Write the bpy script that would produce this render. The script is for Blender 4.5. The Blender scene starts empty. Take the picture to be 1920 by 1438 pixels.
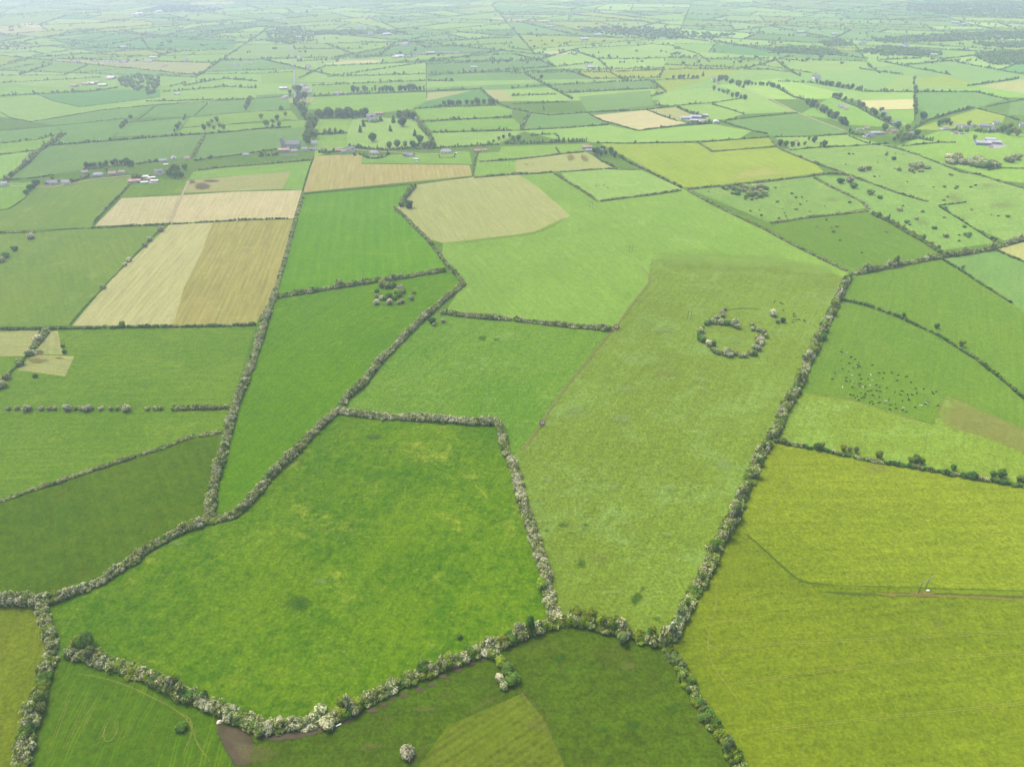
import bpy, bmesh, math, random
import numpy as np
from mathutils import Vector, Matrix
R = math.radians
rng = np.random.default_rng(7)
random.seed(7)
S = bpy.context.scene
COL = S.collection

# ---------------------------------------------------------------- camera, sky, sun, exposure
CAM_H, PITCH, FPX = 372.0, R(31.6), 1331.0       # flying height (m), tilt below the horizon, focal length in photo pixels
cam = bpy.data.cameras.new('camera'); cam_o = bpy.data.objects.new('camera', cam); COL.objects.link(cam_o)
cam.sensor_width = 36.0; cam.sensor_fit = 'HORIZONTAL'; cam.lens = FPX / 1920 * 36
cam.clip_start = 1.0; cam.clip_end = 40000
cam_o.location = (0, 0, CAM_H); cam_o.rotation_euler = (math.pi / 2 - PITCH, 0, 0)
S.camera = cam_o

SUN_EL, SUN_AZ = R(60), R(-48)                   # high sun, ahead and to the left, behind thin cloud
W = bpy.data.worlds.new('World'); S.world = W; W.use_nodes = True
nt = W.node_tree; bg = nt.nodes['Background']
sky = nt.nodes.new('ShaderNodeTexSky'); sky.sky_type = 'NISHITA'; sky.sun_disc = False
sky.sun_elevation = SUN_EL; sky.sun_rotation = SUN_AZ; sky.altitude = 100; sky.dust_density = 6.0; sky.air_density = 1.0
nt.links.new(sky.outputs[0], bg.inputs[0]); bg.inputs[1].default_value = 0.145
sun = bpy.data.lights.new('sun', 'SUN'); sun.energy = 2.0; sun.angle = R(24); sun.color = (1.0, 0.97, 0.90)
sun_o = bpy.data.objects.new('sun', sun); COL.objects.link(sun_o)
sd = Vector((math.sin(SUN_AZ) * math.cos(SUN_EL), math.cos(SUN_AZ) * math.cos(SUN_EL), math.sin(SUN_EL)))
sun_o.rotation_euler = (-sd).to_track_quat('-Z', 'Y').to_euler(); sun_o.location = (0, 0, 2000)
S.view_settings.view_transform = 'Standard'; S.view_settings.look = 'None'
S.view_settings.exposure = 1.11; S.view_settings.gamma = 1.0; S.view_settings.use_curve_mapping = False
S.cycles.max_bounces = 6; S.cycles.diffuse_bounces = 4; S.cycles.transparent_max_bounces = 12; S.cycles.volume_bounces = 1
S.cycles.use_denoising = True
HAZE = 1.18e-4

# ---------------------------------------------------------------- helpers
def at(x, y, z=0.0):
    """where the sight line of a photo pixel meets the level z"""
    a = (x - 960) / FPX; b = (719 - y) / FPX
    dz = -math.sin(PITCH) + b * math.cos(PITCH); dy = math.cos(PITCH) + b * math.sin(PITCH)
    s = (z - CAM_H) / dz
    return np.array((a * s, dy * s, z))
def to_px(p):
    d = p[1] * math.cos(PITCH) + (CAM_H - p[2]) * math.sin(PITCH)
    u = p[1] * math.sin(PITCH) - (CAM_H - p[2]) * math.cos(PITCH)
    return 960 + FPX * p[0] / d, 719 - FPX * u / d
def lin(c):
    return tuple((v / 255 / 12.92) if v / 255 <= .04045 else ((v / 255 + .055) / 1.055) ** 2.4 for v in c)
def alb(r, g, b, k=0.5):
    """ground colour: a photo tone turned into a surface albedo"""
    return tuple(v * k * q for v, q in zip(lin((r, g, b)), (1.16, 1.06, .88)))
def pts(s): return [tuple(float(v) for v in q.split(',')) for q in s.split()]

def tag(o, label=None, cat=None, group=None, kind=None):
    if label: o['label'] = label
    if cat: o['category'] = cat
    if group: o['group'] = group
    if kind: o['kind'] = kind
    return o
def link(name, me, mat=None, parent=None, loc=None, rz=0.0):
    o = bpy.data.objects.new(name, me); COL.objects.link(o)
    if mat is not None and me is not None: me.materials.append(mat)
    if parent is not None: o.parent = parent
    if loc is not None: o.location = loc
    o.rotation_euler = (0, 0, rz)
    return o
def empty(name, loc=(0, 0, 0), rz=0.0):
    o = bpy.data.objects.new(name, None); COL.objects.link(o); o.location = loc; o.rotation_euler = (0, 0, rz)
    o.empty_display_size = .5
    return o
def copy_tree(o, parent=None):
    c = o.copy(); COL.objects.link(c); c.parent = parent
    for k in ('label', 'group', 'category'):
        if parent is None and k in c and k != 'category': del c[k]
    for ch in list(o.children): copy_tree(ch, c)
    return c
def tri_mesh(name, V, F, colors=None, smooth=False):
    me = bpy.data.meshes.new(name)
    V = np.asarray(V, np.float32); F = np.asarray(F, np.int32)
    me.vertices.add(len(V)); me.vertices.foreach_set('co', V.ravel())
    n = len(F); me.loops.add(n * 3); me.loops.foreach_set('vertex_index', F.ravel())
    me.polygons.add(n); me.polygons.foreach_set('loop_start', np.arange(0, n * 3, 3, dtype=np.int32))
    me.update(calc_edges=True)
    if colors is not None:
        at_ = me.attributes.new('leafcol', 'FLOAT_COLOR', 'FACE')
        c = np.ones((n, 4), np.float32); c[:, :3] = colors; at_.data.foreach_set('color', c.ravel())
    if smooth: me.polygons.foreach_set('use_smooth', np.ones(n, bool))
    return me

# ---------------------------------------------------------------- materials
class G:
    def __init__(self, name):
        self.m = bpy.data.materials.new(name); self.m.use_nodes = True
        self.t = self.m.node_tree; self.t.nodes.clear()
        self.out = self.t.nodes.new('ShaderNodeOutputMaterial')
    def n(self, kind, **kw):
        x = self.t.nodes.new(kind)
        for k, v in kw.items(): setattr(x, k, v)
        return x
    def l(self, a, b): self.t.links.new(a, b)
    def put(self, sock, v):
        if hasattr(v, 'links'): self.l(v, sock)
        else:
            if isinstance(v, tuple) and len(v) == 3 and sock.type == 'RGBA': v = v + (1,)
            sock.default_value = v
    def noise(self, co, scale, detail=4, rough=.55, dist=0.0):
        x = self.n('ShaderNodeTexNoise'); self.put(x.inputs['Vector'], co)
        x.inputs['Scale'].default_value = scale; x.inputs['Detail'].default_value = detail
        x.inputs['Roughness'].default_value = rough; x.inputs['Distortion'].default_value = dist
        return x.outputs['Fac']
    def ramp(self, v, lo, hi, a=0.0, b=1.0):
        x = self.n('ShaderNodeMapRange', interpolation_type='SMOOTHSTEP')
        self.put(x.inputs['Value'], v)
        for i, q in zip((1, 2, 3, 4), (lo, hi, a, b)): x.inputs[i].default_value = q
        return x.outputs[0]
    def math(self, op, a, b=0.0, c=0.0):
        x = self.n('ShaderNodeMath', operation=op)
        self.put(x.inputs[0], a); self.put(x.inputs[1], b); self.put(x.inputs[2], c)
        return x.outputs[0]
    def mix(self, f, a, b, mode='MIX'):
        x = self.n('ShaderNodeMix', data_type='RGBA', blend_type=mode)
        self.put(x.inputs['Factor'], f); self.put(x.inputs['A'], a); self.put(x.inputs['B'], b)
        return x.outputs['Result']
    def scale(self, co, s, off=(0, 0, 0)):
        x = self.n('ShaderNodeMapping'); self.put(x.inputs['Vector'], co)
        x.inputs['Scale'].default_value = s; x.inputs['Location'].default_value = off
        return x.outputs[0]
    def diffuse(self, c, rough=.9, normal=None):
        x = self.n('ShaderNodeBsdfDiffuse'); self.put(x.inputs['Color'], c); x.inputs['Roughness'].default_value = rough
        if normal is not None: self.l(normal, x.inputs['Normal'])
        return x.outputs[0]
    def done(self, sh): self.l(sh, self.out.inputs['Surface']); return self.m

CALIB = {'lush grass': (1.02, .86, .3), 'deep meadow grass': (1.22, 1.1, .12), 'worn pasture': (.84, .96, .8), 'silage grass': (.71, .82, .47), 'light silage grass': (.87, .99, .7), 'light pasture': (1.0, 1.05, 1.05),
 'thin stubble': (1.1, 1.22, 1.25), 'greenish stubble': (1.1, 1.2, 1.35), 'straw stubble': (1.02, 1.18, 1.5), 'sprayed off grass': (.99, 1.14, 1.4), 'rushy rough grazing': (1.2, 1.28, 1.45), 'grazed green pasture': (.82, .87, .45), 'rough dark grass': (.9, .79, .6),
 'cool meadow grass': (1.66, 1.4, .9), 'dark meadow grass': (1.16, 1.2, .15), 'blue green pasture': (1.0, 1.1, .95), 'pale pasture': (1.07, 1.16, 1.2), 'meadow grass': (1.17, 1.11, .5), 'rolled grass': (1.06, 1.04, .2),
 'yellow green grass': (.83, .99, .65), 'tilled stubble': (1.02, 1.13, 1.15), 'tracked meadow': (.98, .87, .25), 'cut grass rows': (.64, .77, .45), 'young cereal crop': (1, 1.06, .9), 'distant farmland': (1.1, 1.2, 1.2)}
def field_mat(name, a, b, pale=None, pale_amt=.5, dark=None, dark_amt=.5, rows=0.0, period=12.0, fine=.5, streak=.25, big=.010, pale_at=.55, fleck=0.0, wheel=0.0, wgap=12.0):
    cm = CALIB.get(name, (1, 1, 1)); a, b, pale, dark = [None if c is None else tuple(min(.9, u * v) for u, v in zip(c, cm)) for c in (a, b, pale, dark)]
    g = G(name); tc = g.n('ShaderNodeTexCoord'); P = tc.outputs['Object']
    uv = g.n('ShaderNodeUVMap', uv_map='rows').outputs[0]
    n1 = g.noise(P, big, 5, .6, .6); n2 = g.noise(P, .075, 5, .65); n3 = g.noise(P, .46, 4, .78)
    n4 = g.noise(g.scale(P, (1, 1, 1), (44, 81, 0)), .17, 4, .7)
    f = g.math('ADD', g.math('ADD', g.math('MULTIPLY', n1, .4), g.math('MULTIPLY', n2, .3)), g.math('MULTIPLY', n4, .3))
    c = g.mix(g.ramp(f, .40, .60), a, b)
    if pale:
        q = g.noise(g.scale(P, (1, 1.25, 1), (310, 120, 0)), .020, 6, .68, .8)
        q2 = g.noise(g.scale(P, (1, 1, 1), (31, 420, 0)), .16, 4, .7)
        qq = g.math('ADD', g.math('MULTIPLY', q, .72), g.math('MULTIPLY', q2, .28))
        c = g.mix(g.ramp(qq, pale_at - .02, pale_at + .13, 0, pale_amt), c, pale)
    if dark:
        q = g.noise(g.scale(P, (1, 1, 1), (910, 77, 0)), .034, 7, .7, .5)
        c = g.mix(g.ramp(q, .57, .70, 0, dark_amt), c, dark)
    su = g.noise(g.scale(uv, (.22, .012, 1)), 1.0, 4, .7)                # long growth streaks along the rows
    k = g.math('MULTIPLY_ADD', g.math('SUBTRACT', su, .5), streak * 2.2, 1.0)
    k = g.math('ADD', k, g.math('MULTIPLY', g.math('SUBTRACT', n3, .5), fine * 4.2))
    k = g.math('ADD', k, g.math('MULTIPLY', g.math('SUBTRACT', n4, .5), fine * 1.3))
    if rows:
        sx = g.n('ShaderNodeSeparateXYZ'); g.l(uv, sx.inputs[0])
        w = g.math('SINE', g.math('ADD', g.math('MULTIPLY', sx.outputs[0], 6.283 / period), g.math('MULTIPLY', n2, 1.2)))
        w2 = g.noise(g.scale(uv, (1.4 / period, .01, 1)), 1.0, 3, .6)
        k = g.math('ADD', k, g.math('MULTIPLY', w, rows * .35)); k = g.math('ADD', k, g.math('MULTIPLY', g.math('SUBTRACT', w2, .5), rows * 1.6))
    if fleck:
        q = g.noise(g.scale(P, (1, 1, 1), (55, 910, 0)), .30, 2, .6); q2 = g.noise(g.scale(P, (1, 1, 1), (5, 10, 0)), .022, 4, .6)
        c = g.mix(g.math('MULTIPLY', g.ramp(q, .55, .74, 0, fleck), g.ramp(q2, .40, .60, .15, 1.0)), c, pale or b)
        q = g.noise(g.scale(P, (1, 1, 1), (705, 10, 0)), .34, 3, .7); q2 = g.noise(g.scale(P, (1, 1, 1), (95, 210, 0)), .018, 5, .65)
        k = g.math('SUBTRACT', k, g.math('MULTIPLY', g.ramp(q, .57, .72, 0, fleck * .6), g.ramp(q2, .46, .62, .05, 1.0)))
    if wheel:                                                            # paired wheelings along the rows
        sx = g.n('ShaderNodeSeparateXYZ'); g.l(uv, sx.inputs[0]); wob = g.noise(g.scale(uv, (.02, .02, 1)), 1.0, 3, .5)
        u = g.math('FRACT', g.math('ADD', g.math('DIVIDE', sx.outputs[0], wgap), g.math('MULTIPLY', wob, 1.6)))
        d = g.math('ABSOLUTE', g.math('SUBTRACT', g.math('ABSOLUTE', g.math('SUBTRACT', u, .5)), 1.0 / wgap))
        vis = g.ramp(g.noise(g.scale(uv, (.03, .008, 1), (40, 3, 0)), 1.0, 4, .6), .40, .62)
        k = g.math('ADD', k, g.math('MULTIPLY', g.math('MULTIPLY', g.ramp(d, .25 / wgap, .75 / wgap, 1, 0), vis), wheel))
    hsv = g.n('ShaderNodeHueSaturation'); g.l(c, hsv.inputs['Color']); g.l(k, hsv.inputs['Value'])
    oi = g.n('ShaderNodeObjectInfo')
    c = g.mix(1.0, hsv.outputs[0], oi.outputs['Color'], 'MULTIPLY')
    bm = g.n('ShaderNodeBump'); bm.inputs['Strength'].default_value = .5; bm.inputs['Distance'].default_value = .5
    g.l(n3, bm.inputs['Height'])
    return g.done(g.diffuse(c, .9, bm.outputs[0]))

FM = {
 'straw2': field_mat('greenish stubble', alb(196,192,128), alb(190,188,120), alb(206,198,140), .6, alb(170,176,104), .4, rows=.07, period=7, fine=.3, streak=.4),
 'ground': field_mat('open grassland', alb(96,140,44), alb(110,150,52), alb(140,176,90), .4, alb(84,128,40), .4, fine=.35),
 'lush':   field_mat('lush grass', alb(82,144,22), alb(116,168,38), alb(160,198,112), .85, alb(62,118,22), .5, fine=.5, fleck=.5),
 'lush2':  field_mat('flowery meadow grass', alb(104,158,40), alb(122,168,52), alb(150,192,104), .7, alb(80,132,34), .45, fine=.5, fleck=.45),
 'strip':  field_mat('deep meadow grass', alb(84,142,26), alb(98,152,34), alb(138,180,86), .5, alb(66,122,26), .4, fine=.38, fleck=.25),
 'rowed':  field_mat('rolled grass', alb(98,160,42), alb(112,168,48), alb(150,190,92), .35, None, rows=.10, period=17, fine=.35, fleck=.2),
 'mid':    field_mat('meadow grass', alb(98,146,48), alb(114,156,58), alb(142,176,96), .5, alb(84,126,40), .4, fine=.4, fleck=.2),
 'deep':   field_mat('dark meadow grass', alb(78,112,32), alb(94,122,36), alb(110,138,58), .3, alb(88,100,34), .5, fine=.4),
 'north':  field_mat('cool meadow grass', alb(94,136,62), alb(108,144,66), alb(140,168,112), .45, None, fine=.3),
 'light':  field_mat('light pasture', alb(134,178,68), alb(146,188,76), alb(170,206,116), .5, alb(106,150,54), .4, fine=.4),
 'right':  field_mat('grazed green pasture', alb(114,158,66), alb(126,164,72), alb(148,184,104), .45, alb(106,148,54), .4, fine=.35),
 'past':   field_mat('worn pasture', alb(136,160,56), alb(144,172,66), alb(156,190,106), .6, alb(108,146,60), .45, fine=.5, pale_at=.50),
 'olive':  field_mat('silage grass', alb(134,154,40), alb(148,164,48), alb(166,178,78), .3, alb(118,142,38), .45, rows=.02, period=15, fine=.42, streak=.3, wheel=.16, wgap=16),
 'oliveU': field_mat('light silage grass', alb(134,154,40), alb(148,164,48), alb(166,178,78), .3, alb(118,142,38), .45, fine=.42, streak=.3, wheel=.08, wgap=18),
 'front':  field_mat('rough dark grass', alb(86,124,32), alb(94,138,30), alb(112,126,62), .6, alb(66,106,28), .7, fine=.45, big=.022),
 'track':  field_mat('tracked meadow', alb(84,136,40), alb(98,144,38), alb(120,158,66), .4, alb(72,122,40), .5, rows=.03, period=8, fine=.35, wheel=.38, wgap=8),
 'tram':   field_mat('cut grass rows', alb(132,150,48), alb(144,156,66), alb(168,172,88), .4, None, rows=.28, period=4.0, fine=.35, streak=.4),
 'straw':  field_mat('straw stubble', alb(204,190,124), alb(214,196,138), alb(186,184,104), .6, None, rows=.08, period=6, fine=.3, streak=.35),
 'stub':   field_mat('thin stubble', alb(176,166,96), alb(164,160,88), alb(196,184,116), .6, alb(150,140,82), .5, rows=.13, period=7, fine=.3, streak=.5),
 'tan':    field_mat('sprayed off grass', alb(176,178,98), alb(184,180,106), alb(196,190,120), .5, alb(150,170,80), .5, fine=.3, streak=.3),
 'pink':   field_mat('tilled stubble', alb(190,172,112), alb(184,174,106), alb(170,176,98), .6, None, rows=.12, period=9, fine=.3, streak=.4),
 'crop':   field_mat('young cereal crop', alb(104,158,82), alb(112,164,88), alb(130,176,104), .3, None, fine=.15, streak=.25),
 'blue':   field_mat('blue green pasture', alb(116,158,84), alb(128,166,88), alb(146,180,112), .4, None, fine=.25, streak=.25),
 'pale':   field_mat('pale pasture', alb(142,180,84), alb(156,188,92), alb(178,204,124), .5, alb(126,166,76), .4, fine=.25),
 'yellow': field_mat('yellow green grass', alb(162,182,74), alb(178,192,84), alb(198,206,112), .5, None, fine=.2, streak=.3),
 'cream':  field_mat('painted sunlit strip', alb(220,222,150), alb(226,224,164), None, rows=.1, period=9, fine=.15),  # band of sunlight between clouds, put into the field colour
 'rough':  field_mat('rushy rough grazing', alb(118,154,66), alb(132,164,74), alb(152,182,100), .5, alb(96,128,64), .75, fine=.5, big=.016),
 'base':   field_mat('distant farmland', alb(124,164,84), alb(140,176,92), alb(166,194,116), .5, alb(92,128,74), .5, fine=.2, big=.004),
}

def sheet_mat(name, a, b, amt=1.0, lo=.25, hi=.75, nscale=.25):
    """soft edged worn ground or painted sunlight: fades into the grass below along its rim"""
    g = G(name); tc = g.n('ShaderNodeTexCoord'); P = tc.outputs['Object']
    n = g.noise(P, nscale, 6, .7); n2 = g.noise(P, .9, 4, .7)
    c = g.mix(g.ramp(g.noise(P, .11, 5, .65), .4, .62), a, b)
    hsv = g.n('ShaderNodeHueSaturation'); g.l(c, hsv.inputs['Color']); g.l(g.math('MULTIPLY_ADD', g.math('SUBTRACT', n2, .5), .7, 1.0), hsv.inputs['Value'])
    w = g.n('ShaderNodeAttribute', attribute_name='wear_or_sun').outputs['Fac']
    f = g.ramp(g.math('ADD', w, g.math('MULTIPLY', g.math('SUBTRACT', n, .5), 1.5)), lo, hi, 0, amt)
    f = g.math('GREATER_THAN', f, g.ramp(g.noise(P, 4.0, 2, .6), .30, .70, .02, .98))          # blades of grass show between the worn or sunlit spots
    tr = g.n('ShaderNodeBsdfTransparent'); mx = g.n('ShaderNodeMixShader')
    g.l(f, mx.inputs[0]); g.l(tr.outputs[0], mx.inputs[1]); g.l(g.diffuse(hsv.outputs[0]), mx.inputs[2])
    return g.done(mx.outputs[0])
SM = {
 'mud':   sheet_mat('poached mud', alb(116,108,90), alb(104,98,80), .85),
 'dirt':  sheet_mat('dirt track', alb(160,158,100), alb(152,150,96), .5),
 'gravel':sheet_mat('gravel track', alb(206,200,160), alb(190,188,150), .9, .15, .5),
 'tyre':  sheet_mat('pressed tyre line', alb(172,182,92), alb(164,176,84), .45, .2, .8),
 'stain': sheet_mat('thin rusty grass', alb(146,150,88), alb(150,144,92), .35, .35, 1.3, .12),
 'fade': sheet_mat('lighter regrowth', alb(146,186,76), alb(156,192,82), .65, .3, 1.2, .04),
 'bright': sheet_mat('painted sun patch', alb(206,214,118), alb(196,208,112), .6, .3, 1.2, .05),  # sunlight through a cloud gap, painted as paler grass
 'nettle':sheet_mat('nettle bed', alb(76,126,38), alb(70,116,36), .5, .35, 1.2),
 'soil':  sheet_mat('turned soil', alb(134,126,100), alb(124,118,94), .7, .25, 1.0),
 'ditch': sheet_mat('wet ditch', alb(94,124,50), alb(104,124,56), .7, .2, .7),
 'wet':   sheet_mat('pale wet grass', alb(150,186,110), alb(146,182,104), .45, .35, 1.2),
 'dry':   sheet_mat('dry bare grass', alb(160,154,88), alb(150,142,86), .6, .2, .8),
 'brown': sheet_mat('grazed off paddock', alb(158,166,88), alb(150,156,86), .55, .1, .6),
}
def leaf_mat():
    g = G('foliage'); col = g.n('ShaderNodeAttribute', attribute_name='leafcol').outputs['Color']
    oi = g.n('ShaderNodeObjectInfo'); c = g.mix(1.0, col, oi.outputs['Color'], 'MULTIPLY')
    d = g.diffuse(c, .8); t = g.n('ShaderNodeBsdfTranslucent'); g.l(c, t.inputs['Color'])
    mx = g.n('ShaderNodeMixShader'); mx.inputs[0].default_value = .48
    g.l(d, mx.inputs[1]); g.l(t.outputs[0], mx.inputs[2])
    return g.done(mx.outputs[0])
LEAF = leaf_mat()
def plain(name, c, rough=.7, var=.25, sc=1.5, metal=0.0):
    g = G(name); tc = g.n('ShaderNodeTexCoord'); P = tc.outputs['Object']
    n = g.noise(P, sc, 5, .65)
    hsv = g.n('ShaderNodeHueSaturation'); g.put(hsv.inputs['Color'], c)
    g.l(g.math('MULTIPLY_ADD', g.math('SUBTRACT', n, .5), var * 2, 1.0), hsv.inputs['Value'])
    b = g.n('ShaderNodeBsdfPrincipled'); g.l(hsv.outputs[0], b.inputs['Base Color']); b.inputs['Roughness'].default_value = rough
    b.inputs['Metallic'].default_value = metal
    return g.done(b.outputs[0])
M = {
 'white_wall': plain('white render', (.58, .56, .51), .85, .12), 'cream_wall': plain('cream render', (.62, .56, .44), .85, .12),
 'stone': plain('grey limestone', (.34, .33, .31), .9, .3), 'brick': plain('red brick', (.36, .2, .14), .9, .25),
 'slate': plain('grey slate', (.17, .17, .185), .7, .25), 'dark_slate': plain('dark slate', (.095, .095, .105), .7, .25),
 'brown_tile': plain('brown roof tile', (.24, .16, .13), .8, .25), 'red_tile': plain('red roof', (.30, .17, .125), .8, .3),
 'sheet': plain('grey sheet roofing', (.27, .27, .28), .5, .2), 'pale_sheet': plain('pale sheet roofing', (.32, .32, .32), .6, .15),
 'blue_sheet': plain('blue grey cladding', (.17, .21, .27), .6, .2), 'glass': plain('window glass', (.04, .05, .06), .1, .2),
 'door': plain('painted door', (.12, .07, .05), .5, .2), 'wood': plain('weathered pole wood', (.09, .075, .06), .9, .3),
 'steel': plain('galvanised steel', (.19, .20, .20), .45, .2), 'ceramic': plain('brown insulator', (.12, .05, .03), .3, .1),
 'concrete': plain('concrete', (.42, .40, .37), .9, .2), 'water': plain('trough water', (.03, .04, .04), .08, .1),
 'plastic': plain('white plastic', (.55, .55, .53), .5, .08), 'rock': plain('pale limestone boulder', (.52, .46, .36), .9, .3),
 'bark': plain('bark', (.075, .06, .045), .95, .3), 'asphalt': plain('asphalt', (.11, .11, .11), .9, .2, .3), 'yard': plain('concrete yard', (.20, .195, .18), .9, .3, .2),
}
# ---------------------------------------------------------------- ground, fields
def structure(o): o['kind'] = 'structure'; return o
def flat_poly(name, P, z, mat, ang=0.0, tint=(1, 1, 1)):
    """a field: one flat sheet, its rows laid along ang"""
    bm = bmesh.new(); vs = [bm.verts.new((p[0], p[1], z)) for p in P]
    bm.verts.ensure_lookup_table(); f = bm.faces.new(vs)
    if f.normal.z < 0: f.normal_update()
    uvl = bm.loops.layers.uv.new('rows'); ca, sa = math.cos(ang), math.sin(ang)
    bmesh.ops.triangulate(bm, faces=bm.faces[:])
    for f in bm.faces:
        f.normal_update()
        if f.normal.z < 0: f.normal_flip()
        for lp in f.loops: x, y = lp.vert.co.x, lp.vert.co.y; lp[uvl].uv = (x * sa - y * ca, x * ca + y * sa)
    me = bpy.data.meshes.new(name); bm.to_mesh(me); bm.free()
    o = link(name, me, mat); o.color = tint + (1,); return structure(o)

flat_poly('ground', [(-9000, -1200), (9000, -1200), (9000, 13000), (-9000, 13000)], 0.0, FM['ground'])
zc = [0.05]
def field(cat, s, rows=None, tint=None):
    P = [at(x, y) for x, y in pts(s)]; zc[0] += .004
    if rows:
        a, b = [at(*q) for q in pts(rows)]; ang = math.atan2(b[1] - a[1], b[0] - a[0])
    else:
        d = [np.hypot(*(P[i][:2] - P[i - 1][:2])) for i in range(len(P))]; i = int(np.argmax(d)); v = P[i] - P[i - 1]; ang = math.atan2(v[1], v[0])
    t = tint or tuple(np.clip(rng.normal(1, .025) + rng.normal(0, .015, 3), .8, 1.2))
    return flat_poly('field', P, zc[0], FM[cat], ang, tuple(float(v) for v in t))

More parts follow.
